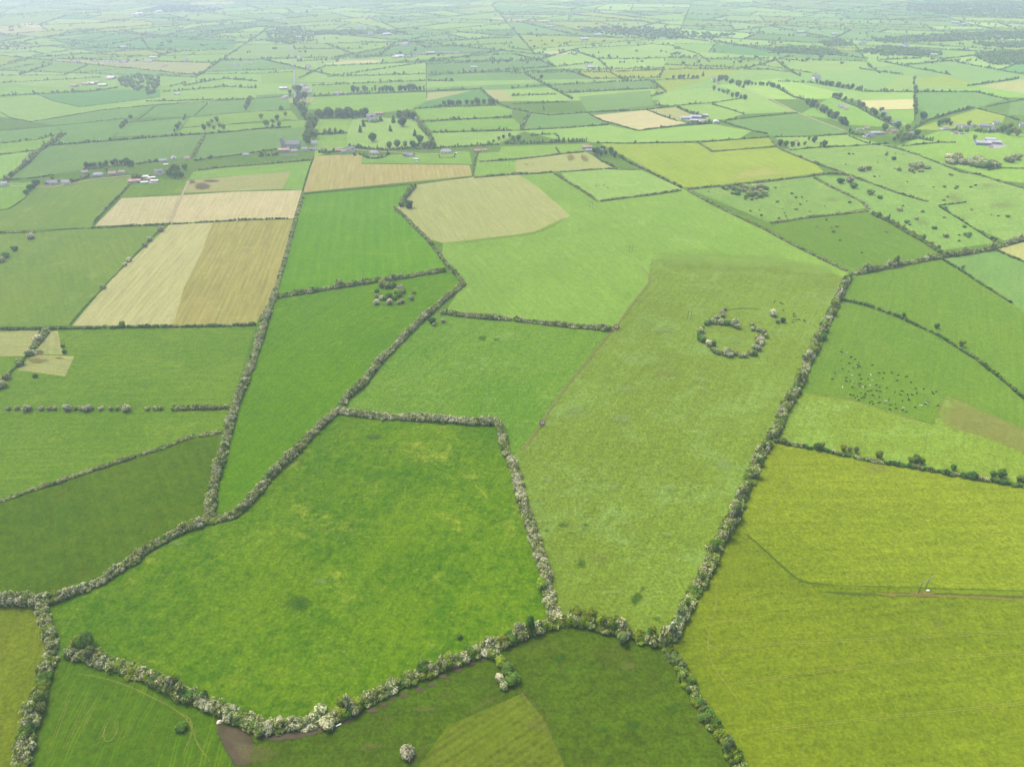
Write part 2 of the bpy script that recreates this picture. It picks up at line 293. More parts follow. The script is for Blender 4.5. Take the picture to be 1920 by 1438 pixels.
FIELDS = '''
strip|395,972 424,820 457,715 487,632 515,555 640,536 742,521 835,507 870,528 785,602 705,683 635,765 540,858 482,922
lush|395,975 482,922 540,858 635,768 717,779 842,787 930,790 945,828 955,858 970,895 987,960 1002,1008 1022,1065 1035,1140 1045,1162 930,1206 792,1260 615,1348 505,1363 362,1308 200,1240 120,1223 90,1178 75,1128 195,1083 312,1005
rowed|515,553 548,435 568,366 778,347 757,375 745,390 780,427 822,472 835,505 742,520 640,535|600,520 625,380
tan|778,347 885,332 972,328 1010,352 1070,405 1000,436 830,456 800,447 780,427 745,390 757,375
light|972,328 1035,323 1122,376 1282,355 1592,508 1585,520 1480,492 1220,486 1215,532 1155,613 955,597 835,585 870,530 830,485 830,456 1000,436 1070,405 1010,352
past|1220,486 1480,492 1585,520 1522,660 1445,822 1362,990 1250,1195 1045,1162 1022,1065 987,960 958,860 1010,802 1070,718 1155,613 1215,532
lush2|830,585 955,598 1150,617 1070,718 1010,802 958,860 930,790 842,786 717,779 635,768 705,683 785,602
pale|1050,323 1135,316 1200,318 1282,355 1222,364 1122,376 1072,345
tan|967,299 1095,284 1155,315 1050,321 967,327
light|895,302 967,299 967,327 888,331
light|893,288 937,285 940,275 1105,270 1095,284 960,299 897,303
deep|-60,955 100,905 250,855 412,808 400,905 388,972 312,1005 195,1083 75,1126 -60,1126
mid|-60,770 430,765 420,808 250,853 100,903 -60,953
mid|-60,730 0,712 72,637 85,618 480,612 430,765 -60,768
tan|-60,620 75,618 45,668 -60,668
mid|-60,668 45,668 0,712 -60,735
tan|95,622 108,620 118,665 62,664
tan|62,666 140,668 122,706 33,694
north|-60,437 70,435 160,429 305,425 215,517 130,610 -60,616
straw2|318,422 425,415 550,412 515,545 480,608 375,611 135,611 215,517|140,608 315,425
stub|400,415 550,412 515,545 480,608 325,611 345,540 375,480|480,608 548,414
straw|178,424 228,372 335,367 318,420
straw|335,367 440,360 566,357 550,410 425,414 320,420
mid|250,340 355,335 347,362 228,371
tan|355,338 545,322 530,355 347,362
light|545,322 580,318 567,357 530,355
light|355,334 365,319 585,302 582,320 355,337
pink|590,293 680,290 677,308 880,310 885,330 568,361|590,355 605,300
light|680,293 880,285 885,308 678,306
north|-60,400 15,392 50,368 75,345 130,340 250,328 245,345 170,427 -60,436
light|-60,345 70,342 50,368 15,392 -60,398
blue|10,335 100,265 200,264 382,252 357,295 297,302 157,318 75,332
blue|384,252 590,235 585,270 445,290 367,300
pale|-60,300 0,290 70,282 50,305 10,335 -60,340
light|-60,270 0,269 120,250 97,272 70,282 -60,293
blue|-60,250 10,245 105,236 115,250 0,268 -60,270
blue|105,236 255,220 217,252 200,264 97,272 120,250
blue|235,231 357,220 327,252 217,256
blue|55,229 187,207 292,197 255,220 105,236
blue|292,199 390,192 365,218 255,222
blue|395,191 540,180 545,205 365,218
light|342,240 357,220 480,209 545,207 560,225 420,234
light|330,250 345,240 590,225 590,237 382,251
pale|-60,190 75,180 150,201 55,229 20,222 -60,215
crop|75,177 175,170 300,168 300,182 225,192 150,201 100,190
pale|150,201 225,192 300,183 480,165 480,185 292,196 187,207 55,229
pale|560,155 610,124 705,120 799,117 798,150 705,155
light|587,180 585,162 797,152 797,171
light|575,205 590,183 797,173 800,190 777,205 690,215
pale|590,252 650,249 660,225 690,220 780,225 812,270 725,280 655,274 590,295
light|590,256 650,252 652,272 593,285
light|587,225 660,222 650,248 588,250
light|777,206 830,201 930,198 960,207 960,218 792,226
light|792,228 960,221 985,243 960,244 810,247
pale|810,249 985,246 935,270 815,276
crop|800,190 902,167 935,192 777,203
blue|1085,182 1220,170 1225,198 1130,208 1100,210
blue|992,212 1105,213 1140,233 977,243
pale|977,246 1060,241 1140,235 1195,246 1335,233 1410,246 1385,261 1235,267 1120,268 1042,262
straw|1112,217 1210,207 1245,218 1287,232 1200,244 1140,231
tan|1215,206 1268,202 1322,222 1270,226
pale|1275,200 1335,196 1395,215 1360,225 1330,225
blue|1360,227 1495,213 1590,250 1452,257 1410,245
pale|1230,196 1250,172 1330,165 1390,185 1330,196 1270,200
pale|1340,195 1390,180 1390,165 1490,210 1395,215
yellow|1125,270 1235,269 1310,268 1335,285 1455,277 1527,305 1545,324 1440,338 1305,352 1282,352 1160,288
yellow|1315,268 1440,259 1455,275 1335,283
rough|1290,354 1440,341 1525,332 1580,360 1627,390 1565,402 1440,417
rough|1465,280 1482,281 1665,271 1727,292 1802,322 1920,352 1990,380 1990,430 1890,455 1822,425 1715,371 1602,332 1490,290
rough|1527,330 1602,332 1677,359 1760,387 1822,425 1875,455 1765,470 1722,445 1635,400 1580,360
right|1440,432 1472,414 1565,402 1630,396 1690,427 1760,478 1702,492 1600,510 1590,506
right|1602,514 1702,494 1762,482 1840,532 1897,566 1960,620 1990,780 1887,717 1790,647 1677,590 1577,560
blue|1765,482 1865,467 1990,525 1990,660 1897,566
tan|1870,467 1990,437 1990,520
right|1570,563 1627,578 1727,618 1827,675 1887,722 1960,790 1960,830 1775,742 1750,795 1680,778 1600,752 1495,735
past|1495,735 1600,752 1680,778 1750,797 1775,742 1960,822 2000,920 1802,890 1602,855 1452,826
oliveU|1452,828 1602,857 1802,892 2000,928 2000,1110 1570,1097 1500,1090 1435,1032 1382,987 1412,882|1500,1000 1900,990
olive|1382,987 1435,1035 1500,1092 1570,1098 2000,1112 2000,1500 1420,1500 1360,1398 1292,1278 1250,1210 1300,1110|1440,1325 1915,1268
front|930,1210 1045,1165 1248,1205 1310,1308 1400,1460 1420,1500 1060,1500 1050,1430 1020,1350 980,1300 940,1255
tram|980,1300 1020,1350 1060,1440 1060,1500 740,1500 775,1420 840,1360 920,1310|780,1420 950,1310
front|480,1365 615,1350 792,1262 930,1208 940,1255 980,1300 840,1360 740,1500 480,1500 440,1440 400,1340
track|120,1225 250,1257 400,1330 405,1365 440,1440 460,1500 20,1500 60,1340 85,1263|105,1438 181,1275
olive|-60,1128 75,1130 92,1220 75,1303 42,1408 20,1500 -60,1500|20,1400 60,1200
pale|1590,254 1660,272 1590,275 1482,280 1452,258
light|1500,215 1560,225 1590,235 1680,240 1645,222 1612,203 1560,182
pale|1575,170 1710,172 1712,187 1600,189
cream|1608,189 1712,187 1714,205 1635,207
light|1640,208 1714,206 1715,225 1700,240
blue|1720,172 1830,174 1890,186 1830,203 1740,223 1718,200
yellow|1710,243 1832,205 1885,217 1880,230 1760,245
light|1680,275 1765,245 1900,250 1990,260 1990,350 1880,340 1765,307
blue|1895,190 1990,180 1990,215 1890,217
straw|33,46 58,44 88,51 62,53
straw|-40,55 0,55 10,58 -40,60
straw|910,36 940,34 1035,39 1020,41
straw|1020,98 1062,95 1076,101 1035,105
straw|600,122 650,115 720,113 700,119
crop|96,76 200,61 290,70 165,90
crop|215,90 300,71 445,73 437,95
yellow|200,96 300,97 290,106 180,103
yellow|1700,155 1770,143 1830,160 1790,162
'''
for ln in FIELDS.strip().split('\n'):
    q = ln.split('|'); field(q[0], q[1], q[2] if len(q) > 2 else None)

# worn ground and one painted sun patch: soft edged sheets
zs = [0.50]
def ribbon(mat, s, w, jit=.15, name='track'):
    P = np.array([at(x, y) for x, y in pts(s)])[:, :2]; Q = [P[0]]
    for a, b in zip(P[:-1], P[1:]):
        n = max(2, int(np.hypot(*(b - a)) / 6))
        Q += [a + (b - a) * (i + 1) / n for i in range(n)]
    Q = np.array(Q)
    for _ in range(3): Q[1:-1] = Q[1:-1] * .5 + (Q[:-2] + Q[2:]) * .25
    T = np.gradient(Q, axis=0); T /= np.linalg.norm(T, axis=1)[:, None] + 1e-9; N = np.stack([-T[:, 1], T[:, 0]], 1)
    ww = w * (1 + rng.normal(0, jit, len(Q)))[:, None]
    zs[0] += .004; z = zs[0]; V = []
    for k in (-1, 0, 1): V.append(np.c_[Q + N * ww * k * .5 * 1.6, np.full(len(Q), z)])
    V = np.concatenate(V); n = len(Q); F = []
    for k in range(2):
        for i in range(n - 1):
            a, b, c, d = k * n + i, k * n + i + 1, (k + 1) * n + i + 1, (k + 1) * n + i
            F += [(a, b, c), (a, c, d)]
    me = tri_mesh(name, V, F); at_ = me.attributes.new('wear_or_sun', 'FLOAT', 'POINT')
    wv = np.zeros(3 * n, np.float32); e = np.minimum(1, np.minimum(np.arange(n), n - 1 - np.arange(n)) / 3)
    wv[n:2 * n] = 1.15 * e; at_.data.foreach_set('value', wv)
    return structure(link(name, me, SM[mat]))
def patch(mat, s, name='worn_or_sunlit_patch', soft=.45):
    """soft edged patch given by its outline"""
    P = np.array([at(x, y) for x, y in pts(s)])[:, :2]; c = P.mean(0); n0 = len(P); D = []
    for i in range(n0):
        a, b = P[i], P[(i + 1) % n0]
        D += [a + (b - a) * t for t in (0, .25, .5, .75)]
    D = np.array(D)
    for _ in range(2): D = D * .5 + (np.roll(D, 1, 0) + np.roll(D, -1, 0)) * .25
    n = len(D); zs[0] += .004; rings = [1.15, 1 - soft * .5, 1 - soft]; V = [np.r_[c, zs[0]]]; wv = [1.2]
    for r_, w_ in zip(rings, (0, .6, 1.2)):
        V += [np.r_[c + (d - c) * r_, zs[0]] for d in D]; wv += [w_] * n
    F = []
    for k in range(2):
        for i in range(n):
            a, b = 1 + k * n + i, 1 + k * n + (i + 1) % n; F += [(a, b, b + n), (a, b + n, a + n)]
    for i in range(n): F.append((0, 1 + 2 * n + i, 1 + 2 * n + (i + 1) % n))
    me = tri_mesh(name, np.array(V), F); me.attributes.new('wear_or_sun', 'FLOAT', 'POINT').data.foreach_set('value', np.array(wv, np.float32))
    return structure(link(name, me, SM[mat]))
def spot(mat, x, y, rx, ry, name='worn_or_sunlit_patch', soft=.6):
    return patch(mat, ' '.join('%.1f,%.1f' % (x + rx * math.cos(t) * random.uniform(.75, 1.2), y + ry * math.sin(t) * random.uniform(.75, 1.2)) for t in np.linspace(0, 6.283, 11)[:-1]), name, soft)

ribbon('dirt', '1192,492 1210,508 1220,520 1218,531 1200,552 1178,580 1155,613 1135,635 1110,665 1068,718 1042,752 1020,785 1010,802 987,835 970,862', 3.6)
ribbon('dirt', '1300,660 1310,692 1318,715 1320,735 1307,755 1285,782 1268,802', 1.1)
ribbon('fade', '1225,488 1260,487 1350,490 1450,494 1575,518', 80, .05); ribbon('fade', '836,458 1000,438 1066,408', 14, .1)
patch('bright', '1290,348 1380,312 1490,302 1545,322 1440,338 1340,347', soft=.85)  # sun patch painted onto the big yellow green field
ribbon('gravel', '318,420 325,400 335,380 347,355 355,337', 4.5)
ribbon('ditch', '1510,1108 1560,1112 1615,1115 1715,1114 1790,1115 1990,1124', 2.2)
ribbon('dry', '1600,1112 1700,1116 1780,1118 1990,1127', 1.8)
ribbon('ditch', '1382,985 1435,1033 1485,1080 1502,1093 1570,1098', 2.2)
ribbon('dry', '1495,735 1600,752 1680,778 1750,797', 1.6); ribbon('dry', '1750,797 1775,742 1960,824', 1.6)
ribbon('tyre', '1320,690 1500,800', .9); ribbon('tyre', '1250,835 1330,850 1380,866', 1.2); ribbon('dry', '1440,650 1500,690', 1.5)
ribbon('ditch', '1356,585 1366,581 1385,578.5 1405,578 1425,580.5 1440,585', 2.0); ribbon('ditch', '690,570 720,574 760,572 780,566', 2.0)
patch('brown', '1750,797 1775,742 1860,778 1990,836 1990,880 1850,822')
for s in ('145,1268 82,1438', '181,1275 105,1438', '192,1285 160,1360 127,1438', '235,1293 205,1345 162,1435', '275,1310 240,1370 215,1428',
          '304,1318 290,1365 268,1437', '205,1345 222,1348 222,1370 200,1425', '330,1345 315,1380 308,1437', '365,1352 360,1385 338,1435'):
    P = pts(s)
    for d in (-2.4, 2.4): ribbon('tyre', ' '.join('%.1f,%.1f' % (x + d, y) for x, y in P), .55)
for s in ('120,1262 150,1263 200,1272 235,1283 275,1303 337,1333 365,1360 362,1388 385,1415 402,1440', '320,1345 340,1335 358,1345 368,1368 345,1405 335,1440',
          '205,1345 200,1360 190,1385 200,1395 215,1388 224,1365 222,1348'):
    ribbon('tyre', s, 1.0)
for s in ('1340,1285 1440,1273 1580,1253 1765,1233 1990,1222', '1370,1378 1440,1368 1657,1345 1990,1312', '1330,1222 1440,1208 1665,1198 1990,1180',
          '1340,1060 1345,1130 1325,1200 1330,1250 1370,1290 1410,1360', '1420,990 1480,900 1490,840'):
    P = pts(s)
    for d in (-1.8, 1.8): ribbon('tyre', ' '.join('%.1f,%.1f' % (x + d * .5, y + d) for x, y in P), .5)
for s in ('1320,1175 1345,1163 1440,1168', '1312,1185 1322,1210 1340,1215 1362,1222 1370,1245', '1400,1140 1385,1130 1390,1120 1440,1126'): ribbon('tyre', s, 1.2)
patch('mud', '398,1352 430,1352 468,1372 485,1392 470,1445 440,1445 412,1398'); patch('mud', '462,1376 500,1374 560,1370 610,1362 640,1352 610,1376 560,1388 500,1396')
patch('stain', '420,1385 470,1390 540,1400 520,1440 440,1440')
for a in ((735,1311,10,6),(758,1304,10,6),(787,1294,11,6),(810,1284,10,5),(830,1268,11,5),(858,1257,14,6),(882,1245,14,6),(840,1272,8,4),(905,1238,9,4),(700,1332,14,6),(720,1322,11,5)): spot('mud', *a)
ribbon('stain', '940,1255 980,1300 1020,1350 1060,1440', 4, .4); ribbon('stain', '840,1360 920,1310 980,1300', 4, .4); ribbon('stain', '740,1500 775,1420 840,1360', 5, .4)
ribbon('mud', '600,1368 660,1350 700,1330', 7, .5)
ribbon('soil', '705,1340 730,1330 722,1360 735,1385', 1.2); ribbon('soil', '660,1420 680,1395 710,1388', 2); ribbon('soil', '728,1335 742,1370', 1.2)
for a in ((1090,1057,14,14),(1055,985,17,6),(1098,985,9,5),(1024,995,6,6),(560,1130,38,24),(1192,1122,20,16),(1205,1105,8,8),(1230,1160,14,8),(1070,1000,12,3),(905,635,16,7),(930,638,12,5),
          (700,820,26,8),(762,890,8,4),(1062,1258,8,8),(1050,1235,20,14),(1130,1368,18,10),(1190,1360,22,16),(1260,1330,20,12),(1175,1265,14,8),(660,990,12,5),(650,1015,8,4),(590,1370,14,4),(310,1075,18,6)):
    spot('nettle', *a)
for a in ((1165,785,40,18),(1255,915,26,11),(1250,1003,22,9),(1150,915,20,14),(1030,900,22,10),(1320,975,18,6),(1170,730,40,10),(1080,770,40,14),(1360,870,30,22),(600,1090,30,10),(1240,620,40,10),(1380,640,20,9),(140,1100,25,8),(330,1020,25,10)):
    spot('wet', *a, soft=.8)
for a in ((1730,1116,34,7),(1672,1117,12,6),(70,676,22,6),(110,672,10,3)):
    spot('dry', *a)
for a in ((1760,1170,22,16),(1745,1152,20,8),(1790,372,40,14),(1870,385,60,12),(1850,348,36,9),(1640,880,40,20),(1690,350,20,8),(1730,420,30,10),(1480,380,24,10),(1560,375,30,8),(1000,1360,40,20),(1180,1250,40,16),(1250,700,60,14),(1120,1050,40,20),(700,1400,50,14),(800,1330,50,12)): spot('stain', *a, soft=.85)
for a in ((378,350,22,9),(395,340,24,4),(75,662,12,6),(360,342,8,6)):
    spot('soil', *a)
patch('dry', '1060,292 1072,288 1080,300 1066,305'); patch('dry', '1085,288 1098,290 1108,304 1092,305')
ribbon('gravel', '1385,160 1410,172 1440,184 1490,210 1540,230 1590,249', 5, .05, 'lane')
ribbon('gravel', '590,275 640,279 700,285 815,290 880,284', 4, .05, 'lane')
ribbon('gravel', '0,349 100,352 190,335 250,330 300,342', 4, .05, 'lane')
def road(s, w):
    o = ribbon('gravel', s, w / 1.6, 0, 'road'); o.data.materials.clear(); o.data.materials.append(M['asphalt']); return o
road('556,205 553,180 552,150 551,120 546,100 541,85', 4.5)
road('-40,122 60,121 150,121 260,122 375,121', 4)
# ---------------------------------------------------------------- foliage generators
SPEC = {  # leaf albedo, blossom albedo, share of blossom
 'haw':  ((.185, .255, .032), (.64, .62, .38), .38), 'haw2': ((.180, .260, .034), (.56, .56, .27), .28), 'full': ((.18, .245, .060), (.70, .68, .47), .52),
 'green':((.125, .240, .034), None, 0), 'dark': ((.072, .180, .036), None, 0), 'lime': ((.250, .330, .034), None, 0),
 'grey': ((.185, .250, .075), None, 0), 'brown': ((.165, .160, .080), None, 0), 'fir': ((.065, .160, .045), None, 0), 'trim': ((.105, .205, .038), (.48, .48, .27), .12),
}
ICO = {}
for lv in (1, 2):
    b_ = bmesh.new(); bmesh.ops.create_icosphere(b_, subdivisions=lv, radius=1.0)
    ICO[lv] = (np.array([v.co[:] for v in b_.verts]), np.array([[v.index for v in f.verts] for f in b_.faces])); b_.free()
def clump(seed, nleaf, size, lobes=6, core_lv=1, shape='round'):
    """unit bush (radius 1, height 1): lumpy inner mass plus leaf clumps over its lobes; returns verts, faces, face height, is-core"""
    r = np.random.default_rng(seed); L = []
    if shape == 'cone':
        for k in range(7):
            t = k / 6; L.append((r.normal(0, .05), r.normal(0, .05), .10 + .82 * t, .62 * (1 - t) ** .8 + .10, .16))
    elif shape == 'tall':
        for k in range(lobes):
            t = (k + .5) / lobes; a = r.uniform(0, 6.283); q = .35 * math.sin(3.1 * t) * r.uniform(.4, 1)
            L.append((q * math.cos(a), q * math.sin(a), .2 + .68 * t, r.uniform(.42, .6), r.uniform(.14, .2)))
    else:
        for k in range(lobes):
            a = 6.283 * k / lobes + r.uniform(-.4, .4); q = r.uniform(.3, .55) if k else 0
            s = r.uniform(.42, .62); L.append((q * math.cos(a), q * math.sin(a), r.uniform(.42, .68) if k else .62, s, s * .62))
    V, F, H, K = [], [], [], []; nv = 0
    iv, if_ = ICO[core_lv]
    for (x, y, z, rr, rz) in (L if core_lv == 2 or shape != 'round' else L[:3]):
        q = iv * (1 + r.normal(0, .10, (len(iv), 1))); v = np.c_[x + q[:, 0] * rr * .86, y + q[:, 1] * rr * .86, z + q[:, 2] * rz * .86]
        v[:, 2] = np.maximum(v[:, 2], 0); V.append(v); F.append(if_ + nv); nv += len(v); H.append(v[if_].mean(1)[:, 2]); K.append(np.ones(len(if_)))
    q = np.array([[0, 0, .30]]) + iv * np.array([[.62, .62, .34]]); q[:, 2] = np.maximum(q[:, 2], -.02)
    if shape == 'round': V.append(q); F.append(if_ + nv); nv += len(q); H.append(q[if_].mean(1)[:, 2]); K.append(np.ones(len(if_)))
    LL = np.array(L); w = LL[:, 3] ** 2; i = r.choice(len(L), nleaf, p=w / w.sum())
    d = r.normal(0, 1, (nleaf, 3)); d[:, 2] = d[:, 2] * .8 + .25; d /= np.linalg.norm(d, axis=1)[:, None]
    c = LL[i, :3] + d * np.c_[LL[i, 3], LL[i, 3], LL[i, 4]] * r.uniform(.93, 1.08, (nleaf, 1)); c[:, 2] = np.abs(c[:, 2])
    nrm = d + np.array((0, 0, .25)) + r.normal(0, .32, (nleaf, 3)); nrm /= np.linalg.norm(nrm, axis=1)[:, None]
    t = np.cross(nrm, r.normal(0, 1, (nleaf, 3))); t /= np.linalg.norm(t, axis=1)[:, None]; b = np.cross(nrm, t)
    s = size * r.uniform(.6, 1.25, (nleaf, 1)); hs = np.array([1, 1, .62])
    P = np.stack([c + (t * 1.0) * s * hs, c + (-t * .5 + b * .87) * s * hs, c + (-t * .5 - b * .87) * s * hs], 1)
    V.append(P.reshape(-1, 3)); F.append(np.arange(nleaf * 3).reshape(-1, 3) + nv); H.append(c[:, 2]); K.append(np.zeros(nleaf))
    return np.concatenate(V), np.concatenate(F), np.concatenate(H), np.concatenate(K)
LOD = [[clump(10 + k, 260, .24, 6, 1) for k in range(7)], [clump(30 + k, 120, .30, 6, 1) for k in range(7)],
       [clump(50 + k, 46, .44, 5, 1) for k in range(6)], [clump(70 + k, 14, .6, 4, 1) for k in range(5)]]
def paint(proto, sp, r):
    V, F, H, K = proto; leaf, bl, share = SPEC[sp]
    leaf = np.array(leaf) * (1 + r.normal(0, .12)) * (1 + r.normal(0, .05, 3)); n = len(F)
    C = leaf[None] * r.uniform(.72, 1.28, (n, 1))
    if bl is not None:
        sh = np.clip(share * r.uniform(.55, 1.35), 0, .95); m = (r.random(n) < sh * np.clip(.35 + H * 1.1, .3, 1.15))
        C[m] = (np.array(bl) * (1 + r.normal(0, .06)))[None] * r.uniform(.7, 1.15, (m.sum(), 1))
    return C
def lod_for(y):
    return 0 if y < 620 else 1 if y < 1050 else 2 if y < 2000 else 3
class Veg:
    """collects bushes into one mesh"""
    def __init__(s): s.V, s.F, s.C, s.n = [], [], [], 0
    def bush(s, x, y, r, h, sp, lod=None, gen=rng, flat=1.0):
        lod = lod_for(y) if lod is None else lod
        p = LOD[lod][gen.integers(len(LOD[lod]))]; a = gen.uniform(0, 6.283); ca, sa = math.cos(a), math.sin(a)
        X, Y = p[0][:, 0] * r, p[0][:, 1] * r * gen.uniform(.85, 1.15)
        s.V.append(np.c_[x + X * ca - Y * sa, y + X * sa + Y * ca, p[0][:, 2] * h]); s.F.append(p[1] + s.n); s.n += len(p[0]); s.C.append(paint(p, sp, gen))
    def build(s, name, loc=None):
        V = np.concatenate(s.V)
        if loc is not None: V = V - np.array(loc)
        return link(name, tri_mesh(name, V, np.concatenate(s.F), np.concatenate(s.C)), LEAF, None, loc)
MIX = {  # hedge kinds: width, height, spacing, gap share, species weights
 'B': (7.8, 5.8, 1.8, .03, dict(haw=6, haw2=3, full=2.0, green=.8, lime=.4)),
 'F': (8.4, 6.2, 1.8, .01, dict(full=5, haw=4, haw2=1)),
 'b': (5.8, 4.4, 2.1, .05, dict(haw=4, haw2=3, green=1.5, full=1, dark=.4)),
 'G': (9.0, 6.0, 1.9, .03, dict(haw=4, haw2=3, green=1.2, lime=1.6, grey=.6, full=1.4)),
 'Y': (9.6, 6.8, 2.5, .03, dict(lime=3.4, haw=2.5, green=1.4, haw2=2, full=1)),
 'O': (8.0, 6.4, 2.5, .03, dict(green=1.8, lime=2.4, grey=2, haw2=2, full=.5)),
 'm': (3.8, 3.2, 2.6, .06, dict(trim=3, dark=1, green=2, haw2=1.4)),
 'w': (5.4, 3.7, 2.2, .02, dict(haw2=3, haw=3, trim=1.5)),
 't': (2.4, 1.7, 2.0, .03, dict(trim=3, dark=.6, green=1)),
 'D': (5.0, 3.8, 2.4, .03, dict(dark=2, trim=3, haw=1.8, green=1)),
 'T': (5.6, 5.0, 3.2, .05, dict(dark=1.4, green=3, haw2=1.4, grey=1.2)),
 'd': (1.6, .7, 1.8, .1, dict(trim=1, green=1)),
}
def hedge_into(v, kind, P, gen=rng, tall=0.0, hs=1.0):
    w, h, sp, gap, mix = MIX[kind]; h *= hs; keys = list(mix); pr = np.array([mix[k] for k in keys], float); pr /= pr.sum()
    far = P[:, 1].mean() > 2300
    if P[:, 1].mean() > 1500 and kind in 'mTDGOt': tall = max(tall, .10)
    seg = np.hypot(*np.diff(P, axis=0).T); L = np.r_[0, np.cumsum(seg)]; n = max(2, int(L[-1] / (sp * (1.7 if far else 1))))
    ph = gen.uniform(0, 6.28, 3); hold = 0; sx = keys[gen.choice(len(keys), p=pr)]
    for k in range(n + 1):
        if gen.random() < gap: continue
        t = L[-1] * k / n + gen.normal(0, sp * .25); t = min(max(t, 0), L[-1])
        x, y = np.interp(t, L, P[:, 0]), np.interp(t, L, P[:, 1]); i = min(np.searchsorted(L, t, side='right') - 1, len(seg) - 1)
        d = (P[i + 1] - P[i]) / max(seg[i], 1e-6); nx, ny = -d[1], d[0]
        if hold <= 0: sx = keys[gen.choice(len(keys), p=pr)]; hold = gen.integers(1, 4)
        hold -= 1
        two = w > 5.2 and not far; env = 1 + .16 * math.sin(t / 9.0 + ph[0]) + .15 * math.sin(t / 23.0 + ph[1]) + .09 * math.sin(t / 4.1 + ph[2])
        if two and k % 2 == 0: v.bush(x, y, w * .42, h * .62 * env, 'green' if kind in 'GYO' else 'haw2', min(3, lod_for(y) + 1), gen)
        for side in ((-1, 0, 1) if w > 6.8 and P[:, 1].mean() < 1000 else (-1, 1) if two else (0,)):
            o = side * w * gen.uniform(.14, .34) + gen.normal(0, w * .06); s2 = sx if gen.random() < .7 else keys[gen.choice(len(keys), p=pr)]
            rr = w * (.28 if two else .48) * gen.uniform(.65, 1.25); hh = h * env * (gen.uniform(.45, 1.0) if side else gen.uniform(.75, 1.2))
            if tall and gen.random() < tall: hh *= gen.uniform(1.5, 2.2); rr *= gen.uniform(1.1, 1.5); s2 = keys[gen.choice(len(keys), p=pr)]
            v.bush(x + nx * o, y + ny * o, rr, hh, s2, None, gen)
def ground_line(s, h): return np.array([at(x, y, h * .45)[:2] for x, y in pts(s)])
def hedge(kind, label, s, group=None, tall=0.0, hs=1.0, name='hedge'):
    P = ground_line(s, MIX[kind][1] * hs); v = Veg(); hedge_into(v, kind, P, rng, tall, hs)
    c = P.mean(0); return tag(v.build(name, (c[0], c[1], 0)), label, 'hedge', group)
